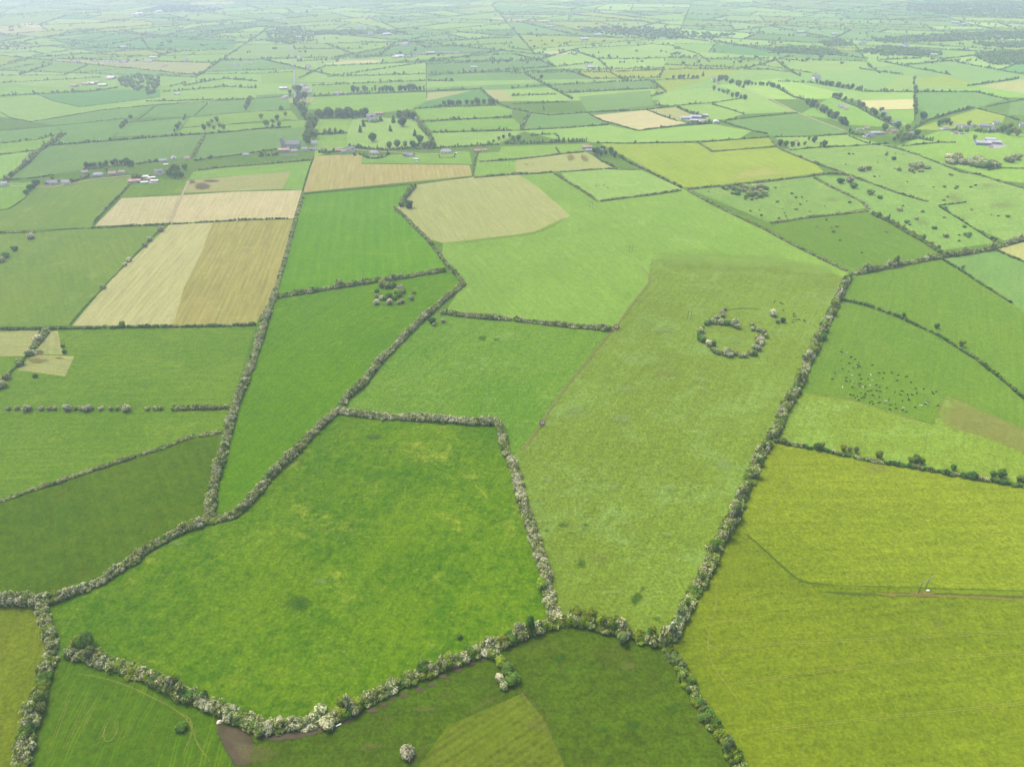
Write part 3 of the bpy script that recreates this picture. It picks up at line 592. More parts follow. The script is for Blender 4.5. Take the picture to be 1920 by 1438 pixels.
# ---------------------------------------------------------------- hedges: kind | label | line | taller growth | height factor
HEDGES = '''
B|long blossoming hawthorn hedge down the left side of the deep green strip|390,975 400,905 424,820 440,760 457,715 472,680 487,632 505,572 516,545
b|blossoming hedge between the pale straw fields and the faintly striped green field|518,540 533,490 548,435 560,390 568,368|0|.8
B|thick diagonal blossoming hedge along the upper left edge of the large front meadow|398,974 437,962 460,945 482,920 505,890 540,858 565,832 590,805 615,782 632,768
B|thick diagonal hawthorn hedge running up past the small bush ring towards the centre|635,765 650,742 680,718 705,683 730,657 755,632 785,602 815,575 842,552 868,530|0|1.05
b|hawthorn hedge down the right side of the faintly striped green field|740,390 755,402 780,427 800,447 822,472 830,485 850,507 868,527|0|1.15
O|leafy green hedge with taller trees at the left corner of the greenish tan field|752,385 757,372 768,358 778,347|.3
G|thick mixed hedge between the striped green field and the meadow with the small bush ring|515,555 592,543 640,535 692,527 742,520 792,512 832,506|.03|.85
B|short blossoming hedge ending at a water trough in the middle of the land|829,584 855,588 890,592 955,597|0|.85
B|gappy row of blossoming hawthorn leading right to the round trough on the dirt track|966,598 1010,603 1060,609 1110,613 1143,617|0|.85
F|creamy blossoming hedge across the top of the large front meadow|640,770 680,775 717,779 780,782 842,786 880,789 930,790|0|.9
B|short blossoming hedge turning down at the upper right corner of the large front meadow|934,792 940,806 944,828 951,852
F|dense creamy blossoming hedge between the large front meadow and the worn pasture|958,862 969,892 975,925 985,958 994,985 1002,1008 1010,1032 1022,1065 1026,1103 1035,1140 1040,1156
G|mixed white and yellow green hedge along the lower right edge of the large front meadow|1036,1166 1022,1172 985,1184 960,1196 930,1206 880,1226 835,1243 792,1260 750,1278 705,1300 650,1330 622,1345|.03
F|white blossoming hedge at the lowest tip of the large front meadow above bare mud|612,1348 555,1355 505,1363 485,1365|0|.9
G|white flowering hedge along the lower left edge of the large front meadow|478,1358 462,1348 412,1328 362,1308 300,1278 250,1255 200,1240 162,1228 128,1222|.03
B|short blossoming hedge at the far left corner of the large front meadow|98,1214 90,1180 80,1150 75,1136|0|.9
B|blossoming hedge between the dark olive field and the large front meadow|88,1123 125,1113 162,1098 195,1083 212,1070 250,1047 275,1027 312,1005 350,987 380,978
F|very thick white hawthorn hedge below the dark olive field at the left border|-40,1126 0,1125 25,1123 50,1124 72,1126|0|1.2
Y|yellow green and white overgrown hedge beside the tyre tracked field|92,1226 82,1263 75,1303 60,1340 50,1373 42,1408 33,1440 20,1490
Y|bright yellow green and white hedge along the bottom of the worn pasture|1048,1164 1072,1161 1110,1166 1147,1178 1185,1188 1222,1197 1245,1203|.1
O|overgrown grey green hedge between the dark rough field and the silage field at the bottom|1252,1212 1260,1223 1275,1248 1292,1278 1310,1308 1327,1340 1345,1368 1362,1398 1380,1428 1400,1465|.06
G|tall mixed hedge along the right edge of the worn pasture beside the silage field|1256,1194 1277,1158 1292,1128 1307,1100 1327,1065 1342,1025 1362,990 1380,955 1397,917 1412,880 1427,850 1440,827|.05
G|mixed blossoming hedge between the worn pasture and the field of grazing cows|1447,816 1460,795 1472,760 1492,732 1507,692 1522,660 1540,627 1552,597 1567,567 1580,540 1590,518|.05
b|straight blossoming hedge along the upper right edge of the estate|1586,506 1540,484 1480,454 1440,432 1400,413 1340,384 1292,358|0|.85
D|dark hedge between the pale inner paddock and the yellow green field|1278,352 1250,338 1215,320 1180,305 1160,292|.1
G|long thick hedge running right from the far right corner of the estate|1602,512 1652,502 1702,492 1760,480 1802,475 1852,467 1890,455 1920,447 1990,430|.08
m|curving clipped hedge along the top of the field of grazing cows|1577,560 1627,572 1677,590 1727,612 1760,627 1790,647 1827,670 1852,690 1887,717 1920,747 1980,800|.01|1.1
m|short straight hedge between two green fields in the upper right, stopping short in the grass|1764,484 1802,507 1840,532 1865,547 1895,566
m|small hedge at the right border above the short straight hedge|1865,467 1897,482 1920,490 1990,525
D|dark hedge with white patches and tall trees above the upper silage field|1452,827 1502,836 1552,845 1602,856 1652,866 1702,873 1752,882 1802,891 1852,900 1920,910 2000,925|.03|.9
w|low clipped diagonal hedge with a whitish top above the dark olive field|-30,948 0,938 50,920 100,905 150,887 200,872 250,855 300,840 350,820 412,808|0|.75
b|continuous end of the gappy bush row meeting the long left boundary hedge|325,765 350,764 385,764 428,762
D|long dark hedge with white top below the big straw stubble field|-40,617 0,617 75,616 175,614 275,612 375,611 478,608|0|.9
t|thin broken grass hedge along the left edge of the big straw stubble field|305,425 280,450 245,485 215,517 192,540 155,580 132,607|0|.6
b|short thick blossoming hedge at the left border level with the straw fields|-40,437 0,436 68,434|0|.75
t|thin dark hedge line leading left from the straw fields|78,434 120,430 158,428
m|straight green hedge between the pale straw strips and the big stubble field|165,428 250,423 318,420 425,414 479,411 550,409
t|thin curved hedge at the left border below the dark clump of trees|-40,397 0,394 15,392 28,385 48,370
m|hedge along the left edge of the pale straw strips up to the farmyard|175,418 200,390 225,365 240,348 252,338
t|sparse blossoming scrub line beside the small paddock at the left border|0,716 12,706 37,681 55,662|0|1.2
B|short blossoming hedge meeting the long dark hedge near the small dry paddock|62,650 72,637 85,622|0|.85
t|thin hedge between the tilled field and the striped green field|570,364 650,356 720,350 780,345 850,336 885,332
m|short hedge at the left end of the narrow paddocks near the red roofed barn|887,328 890,300 896,288
w|blossoming hedge along the top of the greenish tan field|890,332 960,326 1010,324 1035,322|0|1.2
w|diagonal blossoming hedge on the left side of the pale inner paddock|1040,325 1072,345 1100,362 1120,376|0|1.2
w|blossoming hedge along the bottom of the pale inner paddock|1126,376 1172,370 1222,364 1276,356|0|1.2
w|flowering hedge along the top of the pale inner paddock|1050,322 1090,319 1135,316 1200,318|0|.9
b|white blossoming hedge across the narrow paddocks left of the red roofed barn|900,302 960,299 1022,292 1060,287 1095,284|0|.9
m|short cross hedge in the narrow paddock beside the red roofed barn|1042,277 1050,289
T|leafy hedge running down right from the clump beside the red roofed barn|1112,288 1130,302 1155,314
m|hedge along the far side of the big yellow green field|1120,268 1177,269 1235,268 1310,267 1385,261 1440,257
w|bent hedge round the small yellow paddock beyond the big yellow green field|1312,269 1322,275 1335,284 1385,280 1440,276 1455,274
b|blossoming hedge between the big yellow green field and the rough grazing|1447,264 1465,280 1490,290 1527,305 1565,317 1602,332|0|1.1
b|hedge along the middle of the rough grazing running down right|1604,333 1640,345 1677,359 1715,371 1740,377|0|.9
m|broken hedge across the rushy ground at the far right|1762,388 1790,405 1822,425 1852,445 1872,455|.05
b|blossoming hedge along the near edge of the big yellow green field|1290,354 1360,347 1440,339 1515,330 1545,325 1582,325
b|hedge splitting the two patches of rough grazing|1527,333 1552,347 1580,360 1615,377 1630,391|0|.9
b|blossoming hedge between the rough grazing and the small green field below it|1446,417 1472,414 1515,407 1565,402 1625,395|0|.85
O|thick pale green willow hedge on the right of the small green field|1637,400 1665,412 1690,427 1722,445 1752,462 1764,471|.1
m|short hedge spur on the rushy ground at the far right|1760,385 1790,382 1810,379
m|hedge in front of the garden clump beyond the yellow green field|1482,281 1540,276 1590,274 1640,271 1665,269
b|hedge curving down right from the crossroads cottages|1657,272 1690,280 1727,292 1765,307 1802,322 1838,326|0|.9
b|hedge at the right border beyond the flowering thicket|1842,328 1877,340 1920,352 1985,376
m|short hedge joining the flowering thicket to the right border|1852,319 1877,315 1920,316 1980,316
m|thin hedge between the cottages and the grey farm sheds at the right|1690,274 1765,267 1790,267
m|hedge running down left of the crossroads cottages|1592,255 1627,269 1650,272
m|low hedge on the near side of the blue green field beside the lane|1452,257 1527,256 1588,251
m|hedge across the far end of the blue green field beside the lane|1440,217 1495,212
T|hedge running left of the village lane at the upper right|1562,182 1610,201 1645,221 1677,236|.15
T|hedge between two pale fields right of the crossroads, with bushy growth|1712,242 1740,225 1790,210 1827,201|.2
m|hedge dropping right from the bushy crossroads hedge|1832,204 1885,217 1910,226
m|hedge at the right border above the cottages|1850,200 1885,193 1920,187 1980,180
w|dark hedge with a white top in front of the church|365,319 425,312 480,308 530,304 585,299|0|1.2
t|thin bush line along the left edge of the tilled field|588,296 582,310 575,330 568,358|0|1.5
T|dense leafy hedge behind the row of bungalows beside the parkland|655,275 725,280 770,278 815,277 880,273 935,270|.12
D|dark tree hedge closing the small bright paddock beside the parkland|590,252 620,251 650,249|.4|1.5
O|line of light green trees down the right side of the parkland|778,217 787,235 795,245 805,255 815,272|.3
T|bushy tree hedge beyond the parkland on its right|777,204 800,202 830,200 880,199 930,197|.3
T|bushy hedge second in line to the right of the parkland|792,228 855,224 900,222 960,220|.3
T|bushy hedge nearest of the three to the right of the parkland|810,248 880,246 960,244|.22
m|hedge slanting right from the bushy hedges beside the parkland|930,192 945,198 960,204 992,210
m|hedge across the green strips left of the tan field|962,195 1010,193 1070,191|.08
m|short cross hedge between the green strips left of the tan field|1017,190 1020,207
m|long hedge along the far edge of the tan field|994,211 1030,216 1100,211 1135,209 1210,206 1255,200|.04
O|short line of light green bushes left of the blue green field|992,212 983,228 977,243|.1
m|thin hedge below the blue green field left of the tan field|977,244 1060,240 1140,234
m|hedge round the left side of the tan field|1105,214 1130,227 1160,234 1194,245|.08
m|hedge along the near edge of the tan field|1198,245 1235,240 1285,234 1335,232|.08
m|hedge between the tan field and the small dry field beside the sheds|1213,206 1240,217 1270,227
T|tree hedge above the grey farm sheds near the tan field|1270,201 1295,212 1322,222|.25
m|hedge with scattered small trees right of the tan field|1335,196 1370,205 1395,214|.12
m|thin hedge on the far side of the blue green field by the sheds|1360,226 1400,221 1438,217
m|hedge slanting right from the big grey shed|1350,227 1380,236 1410,245 1440,251|.1
m|hedge with scattered trees below the farmhouse beside the lane|1230,197 1260,199 1290,196 1335,193 1395,184|.15
m|narrow hedges round a garden above the red roofed barn|995,254 1040,251 1048,258
m|hedge in front of the long field of the left village, at the left border|-30,342 0,340 20,337 75,332 100,328
O|bushy hedge slanting up the left side of the long blue green field|10,335 50,305 75,280 100,265 120,250|.1
m|short dark hedge at the left border level with the village|-30,292 0,290 70,282
m|dark bushy hedge at the left border above the village|-30,271 0,269 70,261 118,251|.1
D|dark hedge along the far side of the long blue green field|97,272 150,268 200,264 240,261 325,254 382,251 430,247 480,242 545,238|.06
b|blossoming hedge at the right end of the long blue green field|383,254 378,264 370,275 362,288 357,295
T|leafy hedge behind the village houses on the left|157,317 200,312 250,307 297,301|.25
m|dark hedge right of the village houses, towards the church|367,301 400,296 445,290 480,285 525,280|.1
t|hedge line at the far left crossing the second row of blue green fields|-30,247 10,245 105,236 175,229 255,220
t|hedge line above the second row of blue green fields at the left|55,229 120,219 187,207 292,197 400,190 480,185 545,180|.12|1.4
t|short slanting hedge between two blue green fields|292,199 275,213 257,225
t|hedge on the near side of the two blue green fields left of tall pale trees|240,230 300,225 357,220 420,214 480,209 545,206
t|short slanting hedge right of the two blue green fields|390,194 378,205 365,217
t|hedge line below the tall pale trees at the left|342,240 380,237 420,234 480,229 545,225
t|curved hedge along the dark teal crop field at the left|72,178 100,190 150,201 225,192 300,182
t|curved hedge at the left border before the blue green fields|-20,208 0,210 20,222 55,228
T|ragged garden trees between the church houses and the tilled field|598,284 612,286 628,283|.5|1.3
T|garden trees left of the red brown school roof|486,292 505,290 522,289|.4|1.2
T|garden shrubs between the two white roofed bungalows by the tilled field|664,290 676,289|.4
T|shrubs in the gardens of the cottage row, left half|1784,244 1800,246 1816,246|.5|1.2
T|shrubs in the gardens of the cottage row, right half|1828,245 1850,248 1872,246|.5|1.3
T|shrubs round the hidden bungalow right of the crossroads|1692,262 1720,258 1748,263|.5|1.2
T|shrubs behind the sprawling farmhouse at the crossroads|1594,248 1608,252 1622,251|.5|1.2
T|shrubs in front of the farm beside the tan field|1290,231 1310,232 1330,231|.5|1.2
T|garden shrubs round the farmyard on the left|248,338 262,333 280,328|.5|1.2
T|garden shrubs between the two left village house groups|132,341 148,336 166,330|.4
T|dark shrubs along the front of the white mansion|676,226 700,229 718,226|.3|1.1
T|line of shrubs above the narrow paddocks at the top of the estate|944,268 985,268 1040,266 1100,264|.4|1.2
t|low garden hedge in front of the left village houses|142,337 180,333 215,330 250,327
'''
for ln in HEDGES.strip().split('\n'):
    q = ln.split('|'); hedge(q[0], q[1], q[2], None, float(q[3]) if len(q) > 3 else 0.0, float(q[4]) if len(q) > 4 else 1.0)

FAR = '''0,180 70,176 175,170 220,164|0,156 155,147 187,145|0,142 120,141 165,122|0,132 62,121|37,140 97,120|15,117 82,101 165,90 295,68|135,100 287,106|212,90 362,96 425,92|47,77 140,60 240,51
92,76 170,86|205,59 295,69 480,72|287,106 332,96|310,67 370,51 420,45|370,67 437,54|317,37 480,46|345,160 420,147 480,152|317,162 350,155|307,172 425,162 480,165|275,190 457,186|295,140 480,138
557,115 642,110 755,104|610,124 705,120 805,115 960,114|560,147 610,124|585,160 705,155 795,151 850,152|587,180 660,176 797,171 902,166|799,118 799,150 800,185|805,142 880,136 960,130|552,92 680,91|635,81 742,79 960,71
742,80 710,105|780,80 797,89|797,89 960,81|815,111 960,101|592,66 755,60 880,57 960,56|840,61 842,72|902,167 920,185 935,192|960,101 1010,112 1042,125|960,130 1037,125|960,137 1060,135 1145,135|985,139 1025,160 1072,185
960,165 1022,160 1172,152 1220,150|1055,174 1147,169 1232,165|960,179 1042,176|1145,136 1175,152|1220,151 1250,172 1222,180|1225,150 1310,147|1155,134 1280,129 1385,130 1440,130|1120,110 1145,132|1072,94 1120,110 1205,110 1310,106
1085,91 1215,84|1192,80 1260,86 1310,102 1330,117|1047,81 1190,76|1080,57 1160,72|1150,52 1285,72 1440,92|1160,37 1260,47 1340,53|1332,75 1440,96|1345,109 1440,110|1440,99 1540,100 1627,110|1465,112 1615,114|1440,130 1485,135 1500,142
1452,110 1472,127 1495,140|1627,122 1650,137|1645,114 1782,140|1650,112 1727,109|1697,122 1800,112|1615,171 1710,172 1830,172|1830,172 1890,186|1815,161 1910,147|1460,152 1522,155|1440,155 1490,182 1527,190|1714,150 1715,200 1715,226
800,120 1000,112|960,91 1000,95|1010,112 1072,94|1042,125 1110,118|0,100 60,97 82,101|165,90 212,90|437,54 480,50 560,55|480,110 541,108|480,138 548,135|1525,155 1615,170'''
def where(x, y):
    h = 'left' if x < 480 else 'centre left' if x < 960 else 'centre right' if x < 1440 else 'right'
    return h, ('near' if y > 130 else 'middle' if y > 85 else 'far')
for s in FAR.replace('\n', '|').split('|'):
    P = pts(s); x, y = np.mean([p[0] for p in P]), np.mean([p[1] for p in P]); a, b = where(x, y)
    hedge('t' if s.startswith(('1714', '799')) else 'T' if (len(s) * 7) % 3 else 'm', 'hazy %s hedge in the %s part of the %s fields' % ({'near': 'tree dotted', 'middle': 'dark', 'far': 'faint'}[b], {'near': 'nearer', 'middle': 'middle', 'far': 'farthest'}[b], a), s,
          'distant hedgerows, %s %s' % (a, b), .22, 1.12)

# ---------------------------------------------------------------- the far farmland: fields split by hedges, drawn from the lines above
LEAK = {}
def far_fields():
    x0, x1, y0, y1, sx, sy = -60, 1980, 94, 250, 2.0, 1.0
    nx, ny = int((x1 - x0) / sx), int((y1 - y0) / sy); A = np.zeros((ny, nx), np.int32)
    lines = [pts(s) for s in FAR.replace('\n', '|').split('|')]
    for ln in HEDGES.strip().split('\n'): lines.append(pts(ln.split('|')[2]))
    for P in lines:
        P = [P[0]] + P + [P[-1]]
        P[0] = (P[1][0] - 8 * np.sign(P[2][0] - P[1][0] + .01), P[1][1]); P[-1] = (P[-2][0] + 8 * np.sign(P[-2][0] - P[-3][0] + .01), P[-2][1])
        for a, b in zip(P[:-1], P[1:]):
            n = int(max(abs(b[0] - a[0]) / sx, abs(b[1] - a[1]) / sy) * 2) + 2
            for t in np.linspace(0, 1, n):
                i, j = int((a[1] + (b[1] - a[1]) * t - y0) / sy), int((a[0] + (b[0] - a[0]) * t - x0) / sx)
                if 0 <= i < ny and 0 <= j < nx: A[i, j] = -1
    lab = 0; cells = {}
    for i in range(ny):
        for j in range(nx):
            if A[i, j] == 0:
                lab += 1; st = [(i, j)]; A[i, j] = lab; cells[lab] = []
                while st:
                    u, v = st.pop(); cells[lab].append((u, v))
                    for du, dv in ((1, 0), (-1, 0), (0, 1), (0, -1)):
                        m, n = u + du, v + dv
                        if 0 <= m < ny and 0 <= n < nx and A[m, n] == 0: A[m, n] = lab; st.append((m, n))
    kinds = ['pale', 'blue', 'light', 'crop', 'yellow', 'base']; pk = [.27, .27, .2, .1, .08, .08]
    open_ = set(); LEAK['grid'] = (A, x0, y0, sx, sy, open_)
    for lb, cs in cells.items():
        if len(cs) > 3800: open_.add(lb)
        if len(cs) < 60 or len(cs) > 3800: continue
        m = A == lb; m[1:] |= (A[1:] == -1) & m[:-1]; m[:, 1:] |= (A[:, 1:] == -1) & m[:, :-1]; V, F = [], []
        for i in range(ny):
            r = np.flatnonzero(np.diff(np.r_[0, m[i].astype(int), 0]))
            for a, b in zip(r[::2], r[1::2]):
                k = len(V); y = y0 + i * sy
                V += [at(x0 + a * sx, y, .03), at(x0 + b * sx, y, .03), at(x0 + b * sx, y + sy, .03), at(x0 + a * sx, y + sy, .03)]; F += [(k, k + 2, k + 1), (k, k + 3, k + 2)]
        me = tri_mesh('field', V, F); uv = me.uv_layers.new(name='rows')
        co = np.array(V)[np.array(F).ravel()][:, :2] @ np.array([[.2, .98], [-.98, .2]]).T; uv.data.foreach_set('uv', co.astype(np.float32).ravel())
        o = link('field', me, FM[str(rng.choice(kinds, p=np.array(pk) / sum(pk)))]); t = rng.normal(1, .07) + rng.normal(0, .02, 3); o.color = tuple(float(v) for v in t) + (1,); structure(o)
far_fields()
def undrawn(p):
    """is this point of the far farmland free of the drawn fields?"""
    A, x0, y0, sx, sy, op = LEAK['grid']; x, y = to_px((p[0], p[1], 0.0)); i, j = int((y - y0) / sy), int((x - x0) / sx)
    if y < y0: return True
    return 0 <= i < A.shape[0] and 0 <= j < A.shape[1] and A[i, j] in op and y < 150

def split(poly, depth, out, r):
    P = np.array(poly); area = .5 * abs(np.dot(P[:, 0], np.roll(P[:, 1], 1)) - np.dot(P[:, 1], np.roll(P[:, 0], 1)))
    if area < r.uniform(3.5e4, 2.2e5) or depth > 11: out.append(P); return
    c = P.mean(0); u, s_, vt = np.linalg.svd(P - c); ax = vt[0] if r.random() < .85 else vt[1]
    a = math.atan2(ax[1], ax[0]) + math.pi / 2 + r.normal(0, .16); n = np.array([-math.sin(a), math.cos(a)]); c = c + r.normal(0, .08, 2) * math.sqrt(area)
    sgn = (P - c) @ n; A_, B_ = [], []
    for i in range(len(P)):
        p, q, sp, sq = P[i], P[(i + 1) % len(P)], sgn[i], sgn[(i + 1) % len(P)]
        (A_ if sp >= 0 else B_).append(p)
        if sp * sq < 0: m = p + (q - p) * sp / (sp - sq); A_.append(m); B_.append(m)
    if len(A_) < 3 or len(B_) < 3: out.append(P); return
    split(A_, depth + 1, out, r); split(B_, depth + 1, out, r)
rf = np.random.default_rng(21); cells = []
Y0 = at(960, 178)[1]
split([(-2500, Y0 - 200), (2700, Y0), (6700, 8200), (900, 9100), (-6500, 8300)], 0, cells, rf)
vf = Veg(); fk = ['pale', 'blue', 'light', 'crop', 'yellow', 'base', 'tan']; pf = np.array([.26, .27, .17, .1, .08, .1, .02])
for P in cells:
    o = flat_poly('field', P, .02, FM[str(rf.choice(fk, p=pf / pf.sum()))], rf.uniform(0, 3), tuple(float(v) for v in np.clip(rf.normal(1, .08) + rf.normal(0, .02, 3), .7, 1.25)))
    for a, b in zip(P, np.roll(P, -1, 0)):
        if a[1] + b[1] < b[1] + b[1] + 1 and abs((a + b)[0] / 2) < 5000 and min(a[1], b[1]) < 7600 and np.hypot(*(b - a)) > 30 and undrawn((a + b) / 2) and undrawn(a) and undrawn(b):
            hedge_into(vf, 'T' if rf.random() < .6 else 'm', np.array([a, b]), rf, rf.choice([.0, .08, .2]), 1.15)
tag(vf.build('far_hedgerows'), 'faint hedgerows of the farthest fields melting into the haze', 'hedgerows', None, 'stuff')
# ---------------------------------------------------------------- woods too far off to count
WOODS = '''fir|dark plantation far off in the hazy middle distance|1085,58 1130,51 1230,54 1300,62 1380,66 1340,74 1230,74 1140,66|.5
brown|dark brown heath patch in the hazy left distance|-20,86 20,78 60,80 85,88 40,95 -20,93|.25
green|woodland belt beyond the lane at the far right|1440,92 1500,88 1560,95 1590,103 1540,105 1440,99|.8
green|wood beside the white farm in the upper right|1600,98 1660,88 1700,92 1765,100 1765,105 1660,106|.8
green|dense wood at the right border of the hazy distance|1820,105 1860,98 1925,98 1985,100 1985,122 1860,122|.9
green|scattered wood round the far upper right houses|1627,74 1760,66 1985,56 1985,72 1800,78 1660,82|.5
green|round copse in the upper right haze|1535,80 1570,76 1600,82 1600,88 1550,88|.8
green|wood on the hazy rise at the top right|1700,8 1985,2 1985,40 1800,30 1700,22|.35
green|hazy belt of trees at the upper right|1820,82 1985,80 1985,92 1860,90|.6
green|copse round the farm right of the dark teal field|222,150 260,142 300,146 302,172 280,180 225,160|.45
green|village trees along the straight road in the distance|500,60 560,52 590,62 590,78 545,84 500,80|.3
dark|tree belt of the hazy far village at the upper left|255,24 300,12 370,12 420,18 400,24 300,24|.6
green|faint belt of trees in the distant centre|590,60 660,58 760,60 760,64 640,66 590,65|.8'''
def inside(x, y, P):
    c = False; j = len(P) - 1
    for i in range(len(P)):
        if (P[i][1] > y) != (P[j][1] > y) and x < (P[j][0] - P[i][0]) * (y - P[i][1]) / (P[j][1] - P[i][1]) + P[i][0]: c = not c
        j = i
    return c
def scatter(poly, dens, spacing, r):
    Q = np.array([at(x, y)[:2] for x, y in poly]); lo, hi = Q.min(0), Q.max(0); out = []
    for x in np.arange(lo[0], hi[0], spacing):
        for y in np.arange(lo[1], hi[1], spacing):
            p = (x + r.uniform(-.5, .5) * spacing, y + r.uniform(-.5, .5) * spacing)
            if r.random() < dens and inside(p[0], p[1], Q): out.append(p)
    return out
rw = np.random.default_rng(5)
for ln in WOODS.split('\n'):
    k, lb, s, dn = ln.split('|'); v = Veg(); P = pts(s); far = P[0][1] < 60
    for x, y in scatter(P, float(dn) * .8, 17 if far else 11, rw):
        v.bush(x, y, (8 if far else 6) * rw.uniform(.7, 1.3), rw.uniform(.6, 1.3) * (4 if 'heath' in lb else 9), k if rw.random() < .7 else ['green', 'dark', 'grey'][rw.integers(3)], 3, rw)
    tag(v.build('woodland' if 'heath' not in lb else 'heath'), lb, 'woodland', None, 'stuff')
# distant trees dotted over the far farmland
v = Veg()
for _ in range(1000):
    x, y = rw.uniform(-40, 1960), 3 + 118 * rw.random() ** 1.4
    if x < 700 and rw.random() < .45: continue
    p = at(x, y); n = rw.integers(1, 4)
    for k in range(n): v.bush(p[0] + k * 11 * rw.uniform(-1, 1), p[1] + rw.normal(0, 3), rw.uniform(3, 6), rw.uniform(5, 11), ['green', 'dark', 'grey', 'dark'][rw.integers(4)], 3, rw)
tag(v.build('far_trees'), 'countless small trees dotted along the farthest hedgerows', 'trees', None, 'stuff')

# ---------------------------------------------------------------- single trees: trunk with limbs, crown of leaf clumps
def limb_mesh(h, seed, r0):
    r = np.random.default_rng(seed); V, F = [], []
    def tube(a, b, ra, rb):
        d = b - a; d = d / np.linalg.norm(d); u = np.cross(d, (.3, .9, .1)); u /= np.linalg.norm(u); w = np.cross(d, u); k = len(V)
        for c, q in ((a, ra), (b, rb)):
            for i in range(6): V.append(c + (u * math.cos(i * 1.0472) + w * math.sin(i * 1.0472)) * q)
        for i in range(6):
            j = (i + 1) % 6; F.extend([(k + i, k + j, k + 6 + j), (k + i, k + 6 + j, k + 6 + i)])
    top = np.array((0, 0, h * .5)); tube(np.array((0., 0, 0)), top, r0, r0 * .6)
    for i in range(5):
        a = i * 1.26 + r.uniform(-.3, .3); tube(np.array((0, 0, h * r.uniform(.28, .48))), np.array((math.cos(a) * h * .25, math.sin(a) * h * .25, h * r.uniform(.6, .78))), r0 * .45, r0 * .15)
    return tri_mesh('trunk', np.array(V), np.array(F))
TREEK = {  # shape, radius / height, crown base share, leaf kind, leaf count
 'broad': ('round', .46, .12, 'green', 300), 'oak': ('round', .52, .10, 'dark', 300), 'ash': ('round', .36, .18, 'grey', 230),
 'lime': ('round', .42, .14, 'lime', 280), 'tall': ('tall', .30, .10, 'green', 300), 'cone': ('cone', .36, .05, 'fir', 330), 'dark': ('round', .40, .08, 'dark', 280)}
TREES = {}
def tree_protos():
    r = np.random.default_rng(99)
    for k, (shape, rad, base, sp, n) in TREEK.items():
        TREES[k] = []
        for j in range(3):
            V, F, H, K = clump(200 + 13 * j + len(k), n, .17 if shape != 'round' else .22, 8, 2, shape)
            V = V.copy(); V[:, :2] *= rad; V[:, 2] = base + V[:, 2] * (1 - base)
            TREES[k].append((tri_mesh('crown', V, F, paint((V, F, H, K), sp, r)), limb_mesh(1.0, j, .028)))
        for a, b in TREES[k]: a.materials.append(LEAF); b.materials.append(M['bark'])
tree_protos()
rt = np.random.default_rng(11)
def tree(kind, x, y, h, label, group=None, name=None, cat='tree'):
    p = at(x, y); i = rt.integers(3); cr, tr = TREES[kind][i]
    o = empty(name or {'cone': 'conifer_tree'}.get(kind, 'tree'), (p[0], p[1], 0), rt.uniform(0, 6.28)); o.scale = (h, h, h)
    c = link('crown', cr, None, o); q = link('trunk', tr, None, o)
    t = rt.normal(1, .1) + rt.normal(0, .04, 3); c.color = tuple(float(np.clip(u, .7, 1.3)) for u in t) + (1,)
    return tag(o, label, cat, group)
def trees(kinds, s, h, label, group, n=None, spread=0.0):
    """individual trees at the listed places, or n of them along the line"""
    P = pts(s)
    if n:
        A = np.array(P); L = np.r_[0, np.cumsum(np.hypot(*np.diff(A, axis=0).T))]; t = np.linspace(0, L[-1], n) + rt.normal(0, L[-1] / n * .25, n)
        P = list(zip(np.interp(t, L, A[:, 0]) + rt.normal(0, spread, n), np.interp(t, L, A[:, 1]) + rt.normal(0, spread * .35, n)))
    for x, y in P:
        tree(kinds[rt.integers(len(kinds))], x, y, 1.12 * h * rt.uniform(.7, 1.25), label, group)

for k, x, y, h, lb in (('cone', 676, 249, 18, 'conical parkland conifer farthest to the left on the open lawn'), ('cone', 682, 238, 17, 'conical conifer standing just behind the leftmost parkland conifer'),
    ('cone', 738, 231, 20, 'conical conifer beside the large round parkland tree'), ('cone', 732, 247, 16, 'conical conifer alone in the middle of the parkland'), ('cone', 778, 256, 17, 'conical conifer on the right side of the parkland'),
    ('oak', 755, 238, 21, 'largest round tree on the parkland, right of the white mansion'), ('oak', 699, 266, 19, 'round dark tree at the near side of the parkland'), ('oak', 787, 268, 17, 'dark tree at the right corner of the parkland'),
    ('oak', 1015, 148, 12, 'lone dark tree in the hazy green strips'), ('broad', 1652, 211, 13, 'lone round tree in the field right of the upper right lane'), ('oak', 1729, 224, 19, 'large dark round tree above the crossroads'),
    ('broad', 1658, 246, 18, 'rounded tree behind the crossroads houses'), ('oak', 1683, 241, 15, 'dark tree beside the grey roofed crossroads house'), ('cone', 1318, 144, 17, 'big dark conifer beside the farmhouse near the lane'),
    ('lime', 100, 338, 9, 'bright yellow green tree in front of the left village'), ('lime', 201, 324, 11, 'golden yellow tree between two left village houses'), ('ash', 1826, 264, 13, 'lone tree left of the big grey farm shed'),
    ('ash', 1815, 237, 14, 'tree in front of the cottage row at the right'), ('oak', 243, 312, 14, 'dark round tree at the end of the village tree line'), ('broad', 347, 319, 12, 'round tree right of the farm, by the lane'),
    ('lime', 1015, 1104, 9, 'yellow green tree low in the hedge beside the worn pasture'), ('lime', 232, 614, 8, 'pale green tree in the dark hedge below the big straw stubble field'), ('lime', 1801, 650, 9, 'pale golden tree in the curving clipped hedge'),
    ('broad', 1755, 616, 7, 'small green tree in the curving clipped hedge'), ('oak', 1694, 594, 5, 'small dark tree at the bend of the curving clipped hedge'), ('ash', 1165, 1206, 9.5, 'large dull green tree under the hedge at the bottom of the worn pasture'),
    ('ash', 1804, 506, 7, 'small pale tree on the short straight hedge'), ('ash', 738, 525, 9, 'rounded grey green tree in the hedge above the small bush ring')):
    tree(k, x, y, h, lb)
trees(['dark', 'tall', 'broad', 'oak'], '590,222 615,221 640,222 665,221 686,219', 19, 'tall dark woodland tree left of the white mansion', 'wood beside the mansion', 18, 3)
